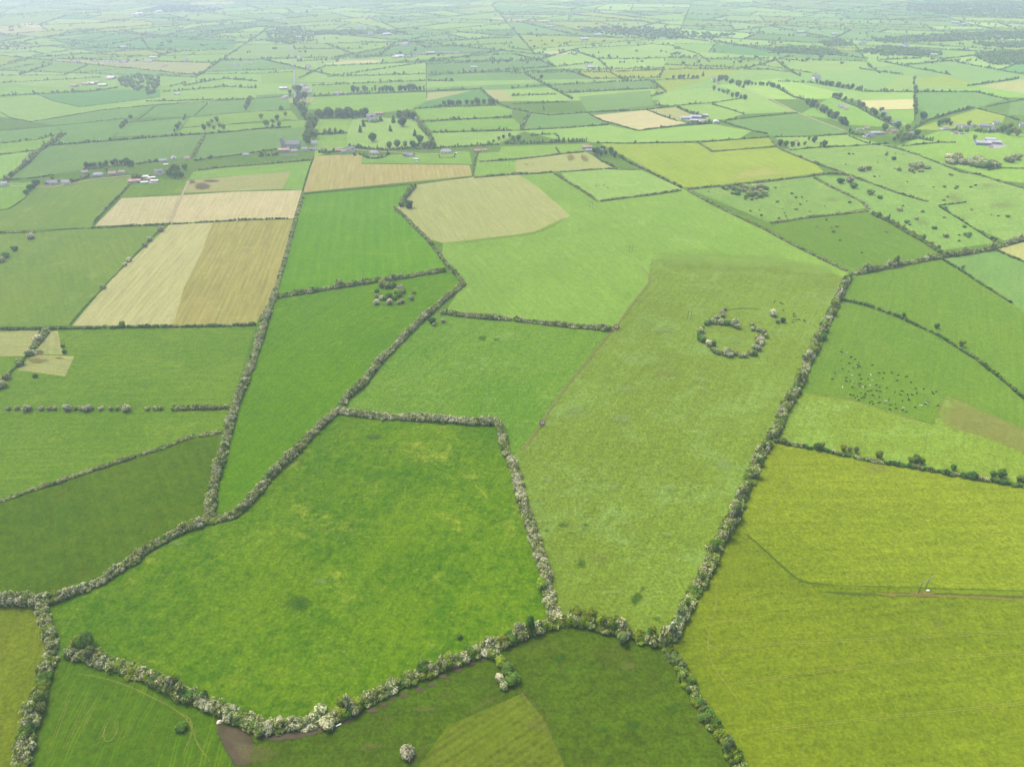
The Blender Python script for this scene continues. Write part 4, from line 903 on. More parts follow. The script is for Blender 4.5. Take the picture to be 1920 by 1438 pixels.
trees(['tall', 'dark', 'ash'], '744,222 758,223 772,222 776,226', 18, 'tall tree in the clump right of the white mansion', 'clump right of the mansion', 8, 2)
trees(['lime', 'ash', 'broad', 'broad'], '578,268 590,262 580,245 588,232 572,222 560,212 570,202 556,192 566,184 550,176 556,168', 17, 'light green tree in the belt lining the straight road', 'trees lining the straight road', 30, 5)
trees(['ash', 'lime'], '384,246 392,240 402,244 412,240 420,244 398,232 408,230', 13, 'pale ash tree in the group above the long blue green field', 'pale ash group on the left')
trees(['ash', 'lime'], '462,208 466,200 468,194 470,189', 15, 'pale tree in the short tall row at the left', 'short row of pale trees')
trees(['ash', 'ash', 'broad'], '328,249 333,243 338,236 345,227 348,222', 11, 'pale tree on the slanting hedge between two blue green fields', 'pale trees on the slanting hedge')
trees(['broad', 'dark'], '228,242 232,238 238,232 246,224', 11, 'tree in the small clump among the left blue green fields', 'small clump on the left')
trees(['dark', 'oak'], '68,349 63,354 57,359 51,366 73,345', 9, 'dark tree in the short row at the left border below the village', 'short dark row on the left')
trees(['dark', 'tall', 'broad'], '316,332 322,334 329,335 336,335 341,333 332,328 325,327', 15, 'tall dull dark tree in the group right of the white farmhouse', 'dark farm trees')
trees(['broad', 'dark', 'oak'], '160,316 175,314 190,312 205,310 225,308 240,310', 10, 'bushy tree in the line behind the left village', 'village tree line', 12, 1.5)
trees(['tall', 'broad', 'dark'], '662,174 690,172 720,172 745,172 770,171 795,170', 15, 'tall tree in the dense row across the centre distance', 'dense tree row in the centre distance', 20, .8)
trees(['dark', 'broad'], '832,199 845,199 860,197 885,197 905,196 925,196', 14, 'dark tree in the clumped row right of the parkland', 'clumped row right of the parkland', 12, 1)
trees(['broad', 'dark', 'ash'], '1516,197 1530,204 1545,213 1558,222 1575,231 1588,236', 16, 'tree in the bushy belt descending to the lane bend', 'belt descending to the lane bend', 18, 3)
trees(['broad', 'dark'], '1530,157 1560,163 1580,166 1612,170', 13, 'tree in the thick row above the pale cream strip', 'thick row above the cream strip', 14, 1.5)
trees(['broad', 'ash', 'dark'], '1562,182 1590,192 1615,202 1640,216 1665,230', 13, 'tree along the hedge left of the village lane', 'trees along the village lane', 16, 2)
trees(['ash', 'broad'], '1713,152 1714,168 1715,184 1714,200 1716,216', 12, 'tree in the upright row dividing two pale fields', 'upright tree row', 11, 1.2)
trees(['broad', 'ash', 'lime'], '1690,268 1695,258 1702,262 1708,250 1684,262 1676,266 1718,256 1700,246 1688,252', 13, 'leafy tree in the clump at the crossroads', 'crossroads tree clump')
trees(['broad', 'lime'], '1884,246 1892,242 1878,250 1898,250 1906,256 1890,254', 17, 'large leafy tree beside the right end of the cottage row', 'big trees at the right cottages')
trees(['dark', 'oak', 'broad'], '1760,238 1766,234 1774,233 1782,236', 12, 'dark tree behind the left end of the cottage row', 'dark trees at the cottages')
trees(['dark', 'broad', 'cone', 'tall'], '1340,155 1350,150 1362,152 1374,158 1386,162 1394,166', 14, 'dark tree in the shelter belt round the farmhouse by the lane', 'farmhouse shelter belt', 12, 2)
trees(['ash', 'dark'], '1340,171 1362,176 1380,184 1395,187', 12, 'tree in the belt between the farmhouse and the lane field', 'belt below the farmhouse', 9, 2)
trees(['dark', 'tall', 'broad'], '1262,149 1285,148 1310,147', 11, 'tree in the row left of the farmhouse by the lane', 'row left of the farmhouse', 8, 1)
trees(['dark', 'broad'], '1388,160 1410,160 1440,162 1458,168', 12, 'tree in the row on the far side of the lane', 'row beyond the lane', 11, 1)
trees(['broad', 'oak', 'dark'], '1114,287 1120,290 1127,293 1136,291 1145,290 1152,296 1130,284', 12, 'dark leafy tree in the clump beside the red roofed barn', 'clump beside the red roofed barn')
trees(['dark', 'broad', 'ash'], '1462,274 1473,275 1485,276 1497,275 1508,274 1516,264 1526,268 1538,274 1545,277', 11, 'tree in the overgrown garden beyond the yellow green field', 'overgrown garden trees')
trees(['ash', 'lime', 'broad'], '1540,840 1580,846 1592,848 1604,849 1645,859 1706,867 1716,868 1728,870 1786,881 1860,893 1875,895 1908,902 1918,905', 6, 'tall thin tree rising from the dark hedge above the silage field', 'trees in the dark hedge above the silage field')
trees(['broad', 'lime', 'dark'], '500,238 490,224 520,226 535,218 512,232 528,208 524,238', 13, 'tree in the loose group left of the straight road', 'loose group left of the road')
trees(['broad', 'lime', 'oak'], '906,276 916,272 925,268 935,264 944,260 955,258 962,262 972,264', 9, 'bushy tree above the narrow paddocks', 'trees above the narrow paddocks')
trees(['lime'], '1078,1158 1092,1160 1108,1160 1142,1172 1155,1176 1222,1190', 8, 'bright yellow green tree in the hedge at the bottom of the worn pasture', 'yellow green trees at the bottom of the pasture')
trees(['lime', 'broad'], '148,1212 164,1214 642,1324 795,1258', 9, 'bright yellow green tree in the flowering lower hedge of the front meadow', 'yellow green trees in the lower hedge')
trees(['broad', 'dark', 'ash'], '785,277 795,279 805,279 815,278 775,279 760,278 745,277 730,279', 13, 'leafy tree in the dense row behind the bungalows', 'dense row behind the bungalows')

# ---------------------------------------------------------------- single bushes
BUSH = {}
for k, sp in (('haw', 'haw'), ('full', 'full'), ('green', 'green'), ('dark', 'dark'), ('lime', 'lime'), ('brown', 'brown')):
    BUSH[k] = []
    for j in range(4):
        p = clump(400 + j, 300, .2, 7, 2); me = tri_mesh('hawthorn_bush' if k in ('haw', 'full') else 'bush', p[0], p[1], paint(p, sp, rt)); me.materials.append(LEAF); BUSH[k].append(me)
def bush(kind, x, y, r, h, label, group=None):
    p = at(x, y, h * .4); me = BUSH[kind][rt.integers(4)]
    o = link(me.name.split('.')[0], me, None, None, (p[0], p[1], 0), rt.uniform(0, 6.28)); o.scale = (r, r, h)
    t = rt.normal(1, .08) + rt.normal(0, .03, 3); o.color = tuple(float(np.clip(u, .75, 1.25)) for u in t) + (1,)
    return tag(o, label, 'bush', group)
def zoomed(s, ox, oy, k):
    out = []
    for q in s.split():
        a = q.split(','); out.append((ox + float(a[0]) / k, oy + float(a[1]) / k, float(a[2]) / k, a[3] if len(a) > 3 else None))
    return out
for x, y, r, k in zoomed('610,180,30 560,235,45,full 570,280,40 470,320,45,full 400,370,50 440,385,45 540,385,55,full 330,375,50 300,410,45,green 640,400,50,green 700,410,40 780,380,55,full 815,455,50 750,440,40,green 1050,430,45 1060,490,40 1110,490,35,green '
      '1155,510,42,full 1235,545,50 1280,610,40 1150,640,65 1180,680,60,full 1140,720,40 1195,740,40,full 1070,790,40 1150,815,55,full 1090,900,50,green 1020,890,50 1000,860,35 930,925,45,full 860,940,35 780,890,50 640,870,75 680,920,55,full 590,900,50 500,890,40,green '
      '440,850,55 400,830,40,green 340,740,60,full 400,740,55,green 250,670,60,green 190,650,50,green 180,590,35,green 205,525,55 245,470,25,green', 1290, 560, 8.73):
    s = math.hypot(*(at(x, y)[:2])) ; m = r * math.hypot(s, CAM_H) / FPX
    bush(k or 'haw', x, y, m * 1.05, m * 1.7, 'hawthorn bush standing in the large ring of bushes on the worn pasture', 'bushes of the large ring')
for x, y, r, k, lb in ((1449, 588, 8.5, 'full', 'wide white hawthorn bush at the right end of the earth bank above the large ring'), (1468, 601, 6, 'dark', 'dark round bush right of the large ring'), (1458, 603, 5, 'haw', 'small pale bush touching the dark round bush right of the large ring')):
    m = r * 800 / FPX; bush(k, x, y, m, m * 1.6, lb)
for x, y, r, k in zoomed('940,690,42,lime 980,700,36 1020,700,36,green 1080,720,32,full 1100,745,26 1060,760,42,lime 1000,780,30,green 940,795,24,full 905,780,22 905,745,24,green 1040,795,26,green 900,828,28,full 1005,825,30,full 1095,820,25 1070,830,20,full 1165,795,26,full 1185,755,18 970,800,24,green', 480, 360, 4):
    m = r * 790 / FPX; bush(k or 'haw', x, y, m, m * 1.6, 'hawthorn bush of the small ring in the meadow left of the centre', 'bushes of the small ring')
for x, y, r, k, lb in ((810, 602, 8, 'dark', 'dark low bush beside the thick diagonal hedge'), (831, 602, 5, 'full', 'white bush standing clear on the right of the dark low bush'), (814, 609, 4, 'haw', 'smallest bush in front of the dark low bush beside the diagonal hedge'),
    (340, 1363, 9, 'green', 'lone green bush circled by tyre tracks'), (763, 1411, 13, 'full', 'lone creamy bush at the bottom beside the cut grass rows'), (767, 384, 9, 'dark', 'dark bush with a bare patch at the edge of the greenish tan field'),
    (925, 1226, 11, 'haw', 'uppermost bush of the short spur below the front meadow'), (937, 1240, 11, 'lime', 'yellow green bush in the short spur below the front meadow'), (950, 1254, 12, 'green', 'green bush in the short spur below the front meadow'), (962, 1273, 13, 'green', 'round dark green bush at the right of the short spur'),
    (936, 1272, 9, 'full', 'white bush at the lower left of the short spur'), (946, 1285, 9, 'full', 'lowest white bush of the short spur below the front meadow'), (613, 1356, 13, 'full', 'big pure white hawthorn at the foot of the front meadow by the mud'), (598, 1334, 14, 'full', 'large white hawthorn just above the lower hedge of the front meadow'),
    (487, 1372, 9, 'haw', 'rounded white bush on the mud corner below the front meadow'), (862, 1194, 5, 'dark', 'tiny dark bush beside the lower hedge'),
    (117, 648, 4, 'haw', 'small bush between the two dry paddocks, upper one'), (121, 660, 4, 'dark', 'small dark bush at the corner of the dry paddocks'), (72, 635, 8, 'full', 'pale bush in the short row above the dry paddocks'), (56, 662, 7, 'full', 'white bush at the end of the short row by the dry paddocks'),
    (37, 680, 7, 'haw', 'greyish bush left of the dry paddock'), (12, 706, 7, 'haw', 'bush at the left border below the dry paddock'), (3, 722, 8, 'haw', 'bush cut by the left border below the dry paddock'), (66, 705, 4, 'dark', 'small black bush under the dry paddock'),
    (10, 479, 6, 'green', 'green bush at the left border in the cool meadow'), (2, 487, 6, 'haw', 'pale bush at the very left border in the cool meadow'), (27, 467, 5, 'dark', 'small dark bush on the left meadow edge'), (56, 444, 6, 'full', 'white bush below the short thick hedge at the left border'),
    (302, 430, 6, 'full', 'white bush at the top corner of the big straw stubble field'), (281, 449, 5, 'full', 'white bush on the stubble edge, second from the top'), (271, 460, 5, 'haw', 'pale bush on the stubble edge, third from the top'), (243, 487, 5, 'full', 'white bush halfway down the stubble edge'), (235, 496, 4, 'full', 'small white bush just below the halfway bush on the stubble edge'), (193, 538, 5, 'haw', 'bush low down on the stubble edge'),
    (1615, 317, 6, 'full', 'pale round bush in the rough grazing'), (1629, 316, 5, 'haw', 'bush right of the pale round bush in the rough grazing'), (1686, 318, 4, 'haw', 'small flat bush left of the oval thicket'), (1676, 298, 4, 'dark', 'small dark bush above the oval thicket'),
    (1576, 340, 6, 'dark', 'dark bush near the hedge fork in the rough grazing'), (1594, 338, 7, 'full', 'large pale bush near the hedge fork in the rough grazing'), (1601, 349, 6, 'green', 'green bush below the pale one near the hedge fork'), (1632, 361, 6, 'haw', 'ragged bush right of the hedge fork')):
    q = at(x, y); m = r * math.sqrt(q[0] ** 2 + q[1] ** 2 + CAM_H ** 2) / FPX; bush(k, x, y, m, m * 1.5, lb)
for x in (15, 31, 50, 77, 92, 102, 125, 140, 152, 162, 170, 189, 208, 220, 237, 276, 291, 302):
    big = x in (162, 237, 50, 125); m = (8 if big else 5) * 690 / FPX; bush('full' if big or x % 2 else 'haw', x, 766, m, m * 1.6, 'hawthorn bush in the gappy row across the left meadow', 'gappy bush row on the left')
def many(kinds, poly, n, r, label, group, seed):
    g = np.random.default_rng(seed); P = pts(poly); k = 0; xs = [p[0] for p in P]; ys = [p[1] for p in P]
    while k < n:
        x, y = g.uniform(min(xs), max(xs)), g.uniform(min(ys), max(ys))
        if not inside(x, y, P): continue
        k += 1; q = at(x, y); m = r * g.uniform(.6, 1.35) * math.sqrt(q[0] ** 2 + q[1] ** 2 + CAM_H ** 2) / FPX; bush(kinds[g.integers(len(kinds))], x, y, m, m * 1.15, label, group)
many(['haw', 'full', 'haw'], '1702,310 1715,306 1742,306 1746,318 1725,322 1706,320', 14, 5, 'blossoming bush in the oval thicket on the rough grazing', 'oval thicket', 1)
many(['haw', 'haw', 'full', 'green'], '1770,302 1790,290 1820,293 1850,300 1875,308 1862,318 1830,312', 40, 6, 'bush of the long flowering thicket at the upper right', 'long flowering thicket', 2)
many(['haw', 'haw', 'green'], '1350,348 1400,344 1440,350 1440,372 1395,376 1370,362', 34, 5, 'scrub bush on the rough grazing beside the estate edge', 'scrub beside the estate edge', 3)
many(['green', 'haw', 'green'], '1310,360 1440,345 1560,362 1610,388 1560,398 1460,412 1400,400', 26, 2.4, 'tiny scattered bush on the left rough grazing', 'scattered tiny bushes, left rough grazing', 4)
many(['green', 'haw', 'green'], '1500,288 1640,280 1720,296 1860,350 1900,420 1820,410 1700,360', 26, 2.6, 'tiny scattered bush on the wide rough grazing', 'scattered tiny bushes, wide rough grazing', 5)
many(['green', 'haw', 'green'], '1600,362 1680,370 1760,400 1840,440 1780,462 1700,420', 16, 4, 'bush scattered on the rushy slope right of the estate', 'bushes on the rushy slope', 6)
many(['green', 'haw', 'green'], '1480,420 1580,408 1630,405 1690,455 1600,480 1520,445', 8, 3.2, 'small bush dotted in the green field above the long right hedge', 'bushes in the small green field', 8)
many(['green', 'grey' if False else 'dark', 'haw'], '1860,288 1920,280 1980,290 1980,305 1900,304', 16, 6, 'bush of the leafy scrub by the right border', 'scrub by the right border', 9)
# ---------------------------------------------------------------- buildings
def boxes(L):
    V, F = [], []
    for (x0, y0, z0, x1, y1, z1) in L:
        k = len(V); V += [(x0, y0, z0), (x1, y0, z0), (x1, y1, z0), (x0, y1, z0), (x0, y0, z1), (x1, y0, z1), (x1, y1, z1), (x0, y1, z1)]
        F += [(k, k + 3, k + 2, k + 1), (k + 4, k + 5, k + 6, k + 7), (k, k + 1, k + 5, k + 4), (k + 1, k + 2, k + 6, k + 5), (k + 2, k + 3, k + 7, k + 6), (k + 3, k, k + 4, k + 7)]
    return V, F
def poly_mesh(name, V, F):
    me = bpy.data.meshes.new(name); me.from_pydata([tuple(v) for v in V], [], F); me.update(); return me
def gable_wall(l, w, h, rise, x0=0.0, y0=0.0):
    a, b = l / 2, w / 2
    V = [(-a, -b, 0), (a, -b, 0), (a, b, 0), (-a, b, 0), (-a, -b, h), (a, -b, h), (a, b, h), (-a, b, h), (-a, 0, h + rise), (a, 0, h + rise)]
    V = [(x + x0, y + y0, z) for x, y, z in V]
    return V, [(0, 3, 2, 1), (0, 1, 5, 4), (2, 3, 7, 6), (1, 2, 6, 9, 5), (3, 0, 4, 8, 7), (4, 5, 9, 8), (6, 7, 8, 9)]
def gable_roof(l, w, h, rise, over=.45, t=.22, hip=0.0, x0=0.0, y0=0.0):
    a, b = l / 2 + over, w / 2 + over; e = h - rise * over / (w / 2) + .03; r = h + rise + .03; c = a - hip
    V = []
    for dz in (0, t): V += [(-a, -b, e + dz), (a, -b, e + dz), (a, b, e + dz), (-a, b, e + dz), (-c, 0, r + dz), (c, 0, r + dz)]
    V = [(x + x0, y + y0, z) for x, y, z in V]
    F = [(6, 7, 11, 10), (8, 9, 10, 11), (7, 8, 11), (9, 6, 10), (0, 4, 5, 1), (2, 5, 4, 3), (1, 5, 2), (3, 4, 0), (0, 1, 7, 6), (1, 2, 8, 7), (2, 3, 9, 8), (3, 0, 6, 9)]
    return V, F
def add(*VF):
    V, F = [], []
    for v, f in VF: k = len(V); V += v; F += [tuple(i + k for i in q) for q in f]
    return V, F
def windows(root, l, w, rows, glass=None):
    for z in rows:
        n = max(2, int(l // 4))
        for side in (-1, 1):
            for i in range(n):
                x = -l / 2 + l * (i + .5) / n
                if side == -1 and z == rows[0] and i == n // 2: continue
                y = side * (w / 2 + .03)
                f = link('window', poly_mesh('window', *boxes([(x - .7, y - .05, z, x + .7, y + .05, z + 1.2)])), M['white_wall'], root)
                link('pane', poly_mesh('pane', *boxes([(x - .58, y - .07, z + .12, x + .58, y + .07, z + 1.08)])), M['glass'], f)
    x = -l / 2 + l * (max(2, int(l // 4)) // 2 + .5) / max(2, int(l // 4))
    d = link('door', poly_mesh('door', *boxes([(x - .5, -w / 2 - .08, .05, x + .5, -w / 2 + .05, 2.1)])), M['door'], root)
    link('handle', poly_mesh('handle', *boxes([(x + .32, -w / 2 - .14, 1.0, x + .42, -w / 2 - .08, 1.1)])), M['steel'], d)
def house_proto(l, w, h, rise, wall, roof, hip=0.0, wing=None, rows=(.9,)):
    r = empty('house')
    VF = [gable_wall(l, w, h, rise if not hip else 0.01)]; RF = [gable_roof(l, w, h, rise, hip=hip)]
    if wing:
        wl, ww, wx = wing; v, f = gable_wall(wl, ww, h, rise * .8); VF.append(([(-y + wx, x - w / 2 - wl / 2 + .6, z) for x, y, z in v], f))
        v, f = gable_roof(wl + w * .5, ww, h, rise * .8); RF.append(([(-y + wx, x - w / 2 - wl / 2 + .6 + w * .25, z + .012) for x, y, z in v], f))
    link('wall', poly_mesh('wall', *add(*VF)), M[wall], r); rf = link('roof', poly_mesh('roof', *add(*RF)), M[roof], r)
    for x in (-l * .32, l * .3): link('chimney', poly_mesh('chimney', *boxes([(x - .45, -.35, h + rise * .6, x + .45, .35, h + rise + 1.1)])), M['brick' if 'brick' in wall else 'stone'], rf)
    windows(r, l, w, rows); return r
def shed_proto(l, w, h, rise, wall, roof):
    r = empty('farm_shed'); link('wall', poly_mesh('wall', *gable_wall(l, w, h, rise)), M[wall], r); link('roof', poly_mesh('roof', *gable_roof(l, w, h, rise, .3, .12)), M[roof], r)
    link('door', poly_mesh('door', *boxes([(l * .18, -w / 2 - .1, .05, l * .18 + 4, -w / 2 + .05, h * .8)])), M['steel'], r)
    link('skylight', poly_mesh('skylight', *boxes([(-l * .2, -w * .3, h + rise * .42, l * .2, -w * .24, h + rise * .62)])), M['pale_sheet'], r)
    return r
BUILD = {}
def proto(k):
    if k in BUILD: return None
    D = {'bung': lambda: house_proto(15, 8, 2.7, 2.6, 'white_wall', 'slate', 2.5), 'bungL': lambda: house_proto(16, 8, 2.7, 2.6, 'white_wall', 'dark_slate', 0, (6, 6.5, -3.5)),
         'cott': lambda: house_proto(12, 7, 3.0, 2.6, 'cream_wall', 'brown_tile'), 'two': lambda: house_proto(13, 8, 5.4, 2.8, 'white_wall', 'slate', 0, None, (.9, 3.5)),
         'twoL': lambda: house_proto(14, 8.5, 5.4, 3.0, 'white_wall', 'dark_slate', 0, (5, 7, 3), (.9, 3.5)), 'brick': lambda: house_proto(13, 8, 3, 2.8, 'brick', 'red_tile'),
         'shed': lambda: shed_proto(26, 14, 5, 2.2, 'stone', 'sheet'), 'pshed': lambda: shed_proto(22, 12, 4.5, 2.0, 'pale_sheet', 'pale_sheet'), 'rshed': lambda: shed_proto(22, 9, 4.5, 2.4, 'stone', 'red_tile'), 'bshed': lambda: shed_proto(30, 18, 6, 2.6, 'blue_sheet', 'sheet')}
    BUILD[k] = D[k](); return BUILD[k]
def building(k, x, y, rot, label, group=None, s=1.0):
    o = proto(k) or copy_tree(BUILD[k]); p = at(x, y)
    o.location = (p[0], p[1], .15 if y > 93 else 0.03); o.rotation_euler = (0, 0, R(rot)); o.scale = (s, s, s)
    return tag(o, label, 'shed' if 'shed' in k else 'house', group)
for q in '''two|9|349|10|white house cut by the left border of the village|
bungL|100|345|4|long low white house behind the yellow tree at the left village||1.3
two|125|346|8|white house at the right of the long low one in the left village|
cott|160|325|12|small white house standing back from the lane in the left village|
bung|185|330|8|grey roofed house left of the golden yellow tree||1.2
cott|212|328|8|brown roofed white house right of the golden yellow tree||1.2
cott|230|325|8|brown roofed house at the right end of the left village|
twoL|299|327|15|tall white farmhouse in front of the dark trees||1.1
rshed|254|343|12|reddish roofed outbuilding at the left of the farmyard|
pshed|272|344|12|white roofed shed in the middle of the farmyard||.6
pshed|291|341|12|second white roofed shed, right of the farmyard||.6
shed|270|334|12|grey barn behind the farmyard sheds||.7
shed|285|335|14|small grey barn between the farmyard and the white farmhouse||.5
pshed|312|310|5|pale small shed behind the white farmhouse||.4
bung|306|303|20|pale grey roofed house above the farm, left of two|
bung|326|299|-65|pale grey roofed house above the farm, right of two||1.1
cott|352|299|15|house half hidden in trees at the top end of the farm lane|
bung|462|292|8|white house among the trees left of the church|
rshed|533|285|5|red brown roofed long school building in front of the church||1.1
bung|552|285|5|grey roofed building right of the red school roof|
two|572|283|5|white house right of the school||.9
bungL|588|282|5|grey roofed bungalow at the corner of the tilled field|
two|590|272|8|dark roofed house beside the road trees near the church|
brick|635|284|10|brick bungalow, leftmost along the tilled field||.9
two|645|287|10|small white house in front of the brick bungalow||.8
twoL|659|284|10|large white house with dark roof beside the brick bungalow||1.1
bung|702|289|-3|grey hipped bungalow enclosed by a round garden hedge||1.3
bungL|767|293|-14|white bungalow with dark roof in the middle of the row||1.3
shed|780|300|-10|small grey shed below the white bungalow||.45
bung|837|287|-2|wide grey roofed bungalow inside a square walled garden||1.5
pshed|855|289|80|small white shed right of the walled bungalow||.35
brick|895|285|8|reddish house at the right end of the bungalow row|
cott|909|283|8|last house at the right end of the bungalow row||.8
rshed|1100|279|6|red roofed barn at the far tip of the estate|
shed|1104|283|6|grey lean shed in front of the red roofed barn||.5
two|1127|285|-10|white house hidden among trees right of the red roofed barn||.8
twoL|697|224|-4|white mansion on the edge of the parkland||1.6
rshed|712|215|-6|long outbuilding with red and white roof behind the mansion||.9
shed|1286|224|-6|grey shed at the left of the farm beside the tan field|
bshed|1304|222|-10|blue grey long shed of the farm beside the tan field||.9
pshed|1300|228|-6|white shed at the front of the farm beside the tan field||.8
bshed|1318|219|-12|dark blue grey shed behind the farm beside the tan field||.8
shed|1342|231|80|large pale grey shed standing apart right of the tan field farm||.9
two|1338|150|0|white farmhouse among dark trees by the lane|
cott|1346|157|10|brown outbuilding below the white farmhouse by the lane|
cott|1465|268|8|grey ruin in the overgrown garden, left one||.8
cott|1492|266|-8|grey ruin in the overgrown garden, right one||.7
two|1577|203|-30|white house on the hillside lane, upper of two||1.2
cott|1586|206|-30|cream house on the hillside lane, lower of two|
two|1657|215|-30|pale grey house at the top of the village lane||1.1
cott|1666|223|-30|cream cottage midway along the village lane|
bungL|1677|234|-10|long blue grey roofed house at the foot of the village lane||1.2
bung|1684|231|-10|white gabled house at the foot of the village lane|
bung|1611|244|-8|dark roofed outhouse left of the crossroads||.8
cott|1624|243|-8|dark brown roofed cottage left of the crossroads||1.1
bungL|1628|257|-5|sprawling grey and white farmhouse at the crossroads||1.4
shed|1640|252|4|long pale grey barn at the crossroads||.9
rshed|1651|252|8|brown red barn at the crossroads||.8
cott|1673|249|8|brown roofed cottage with a cream gable at the crossroads||1.3
cott|1664|249|60|small cream gabled annexe at the crossroads||.8
bung|1713|252|-5|dark roofed bungalow hidden right of the crossroads||1.1
bung|1773|244|10|white house at the left end of the cottage row||1.2
pshed|1764|245|40|narrow pale glasshouse beside the leftmost cottage||.5
cott|1790|251|10|cream house below the cottage row|
bung|1802|252|5|low white bungalow below the cottage row||.8
bung|1797|238|-15|grey bungalow in the cottage row, first on the left|
two|1808|240|-15|white house in the cottage row, second on the left||.9
bungL|1823|238|5|white house in the cottage row, with a gable to the front||.9
bung|1844|238|-20|wide blue grey roofed house in the cottage row||1.4
cott|1858|239|-20|cream house right of the blue grey roof in the cottage row|
two|1867|234|-10|tall cream house at the back of the cottage row|
bung|1860|244|5|low pale roofed house at the front right of the cottage row|
two|1917|238|-20|white house at the right border||1.1
bshed|1842|272|-18|big grey farm shed with a blue gable at the right||1.0
pshed|1855|264|-15|white roofed shed behind the big grey farm shed||1.0
shed|1862|270|-18|grey cubicle house joined to the farm yard at the right||1.1
cott|1856|277|-15|small cream outbuilding in front of the right farmyard||.8'''.split('\n'):
    a = q.split('|'); building(a[0], float(a[1]), float(a[2]), float(a[3]), a[4], a[5] or None, float(a[6]) if len(a) > 6 else 1.0)
for ks, s, lb, gp, sc in ((('two', 'bung', 'cott', 'bungL', 'shed'), '742,109 750,108 759,109 768,109 776,107 783,104 791,103 800,103 807,102 815,102 823,102 832,101 842,101 853,101 860,102', 'tiny house in the hazy hamlet right of centre distance', 'hamlet in the centre distance', 1.2),
    (('pshed', 'shed', 'pshed'), '1100,123 1106,128 1112,128 1103,126', 'white shed of the distant farm right of the centre', 'distant white farm', .8),
    (('two', 'bung', 'cott', 'bungL'), '112,117 140,119 146,118 180,117 197,118 205,117 215,117 232,118 236,117 251,117 272,117 279,117', 'tiny white house in the hazy roadside village on the left', 'roadside village on the left', 1.2),
    (('two', 'bung', 'cott'), '430,123 436,122 445,124 462,121 470,120 307,126 312,124 345,116 350,115', 'tiny house in the hazy cluster left of the straight road', 'cluster left of the straight road', 1.1),
    (('two', 'bung', 'cott', 'pshed'), '562,112 539,126 580,128 577,126 527,166 532,168 570,162 575,170 568,172 580,176 584,172 565,166 532,186 537,185 632,179 640,178', 'small house beside the straight road', 'houses along the straight road', 1.1),
    (('rshed', 'shed', 'pshed', 'rshed'), '140,163 162,160 172,159 180,158 193,162 205,150 210,148', 'reddish or white shed of the farm at the dark teal field', 'farm at the dark teal field', 1.1),
    (('two', 'bung', 'pshed'), '245,31 255,29 262,28 368,20 378,19 388,18 398,17 410,17 415,16 292,25 300,24 342,24', 'speck of a house in the farthest village on the left', 'farthest village on the left', 1.6),
    (('two', 'bung', 'pshed'), '695,66 725,67 692,33 680,33 755,87 762,86 742,17 676,54 690,53 520,37 533,37 510,62 560,72', 'speck of a house in the far centre left haze', 'scattered far houses, centre left', 1.5),
    (('two', 'pshed', 'bung'), '1028,52 1035,51 1088,29 1090,52 1100,52 1120,68 1095,76 1357,57 1500,63 1540,62 1563,66 1697,88 1700,90 1750,105 1615,83 1620,82 1740,18 1775,18 1790,45 1805,48 1870,72 1650,10 1530,149 1812,95', 'speck of a house in the far right haze', 'scattered far houses, right', 1.5)):
    for x, y in pts(s): building(ks[rt.integers(len(ks))], x, y, rt.uniform(-25, 25), lb, gp, sc * rt.uniform(.8, 1.2))
building('pshed', 332, 178, 60, 'small white shed alone by the hedge below the dark teal field', None, .7)
building('pshed', 288, 110, 10, 'white shed alone at the edge of the hazy left fields', None, 1.2); building('pshed', 232, 90, 5, 'small white shed in the big teal field on the left', None, 1.0)
building('shed', 889, 128, -4, 'grey shed standing alone in a pale field in the centre distance', None, .9)

def church():
    p = at(547, 277); o = empty('church', (p[0], p[1], .1), R(6))
    link('nave_wall', poly_mesh('nave_wall', *gable_wall(34, 11, 8, 6, 2)), M['stone'], o); link('roof', poly_mesh('roof', *gable_roof(34, 11, 8, 6, .4, .25, 0, 2)), M['slate'], o)
    x = -18.5
    link('tower', poly_mesh('tower', *add(boxes([(x - 3.2, -3.2, 0, x + 3.2, 3.2, 19)]), boxes([(x + a - .6, b - .6, 19.003, x + a + .6, b + .6, 22) for a in (-2.6, 2.6) for b in (-2.6, 2.6)]), boxes([(x - 2.4, -3.1, 19.003, x + 2.4, -2.6, 20), (x - 2.4, 2.6, 19.003, x + 2.4, 3.1, 20)]))), M['stone'], o)
    link('porch', poly_mesh('porch', *[[(a - 6, b - 7, c) for a, b, c in v] if i == 0 else v for i, v in enumerate(gable_wall(4, 4, 3, 1.5))]), M['stone'], o)
    for i in range(6):
        for s in (-1, 1):
            xx = -11 + i * 5.2; w = link('window', poly_mesh('window', *boxes([(xx - .6, s * 5.5 - .06, 2.2, xx + .6, s * 5.5 + .06, 6.2)])), M['white_wall'], o)
            link('pane', poly_mesh('pane', *boxes([(xx - .45, s * 5.5 - .09, 2.4, xx + .45, s * 5.5 + .09, 6.0)])), M['glass'], w)
    link('door', poly_mesh('door', *boxes([(-6.8, -9.1, .05, -5.2, -8.95, 2.4)])), M['door'], o)
    tag(o, 'grey stone church with a square tower on its left end', 'church')
church()
def flatpad(name, s, mat, z=.5):
    P = [at(x, y) for x, y in pts(s)]; o = flat_poly(name, P, z, mat); return o
flatpad('yard', '1850,272 1870,268 1890,274 1872,279 1858,279', M['yard'], .5); flatpad('yard', '262,346 295,343 300,340 268,342', M['yard'], .504); flatpad('yard', '1280,226 1312,229 1330,224 1300,221', M['yard'], .508)
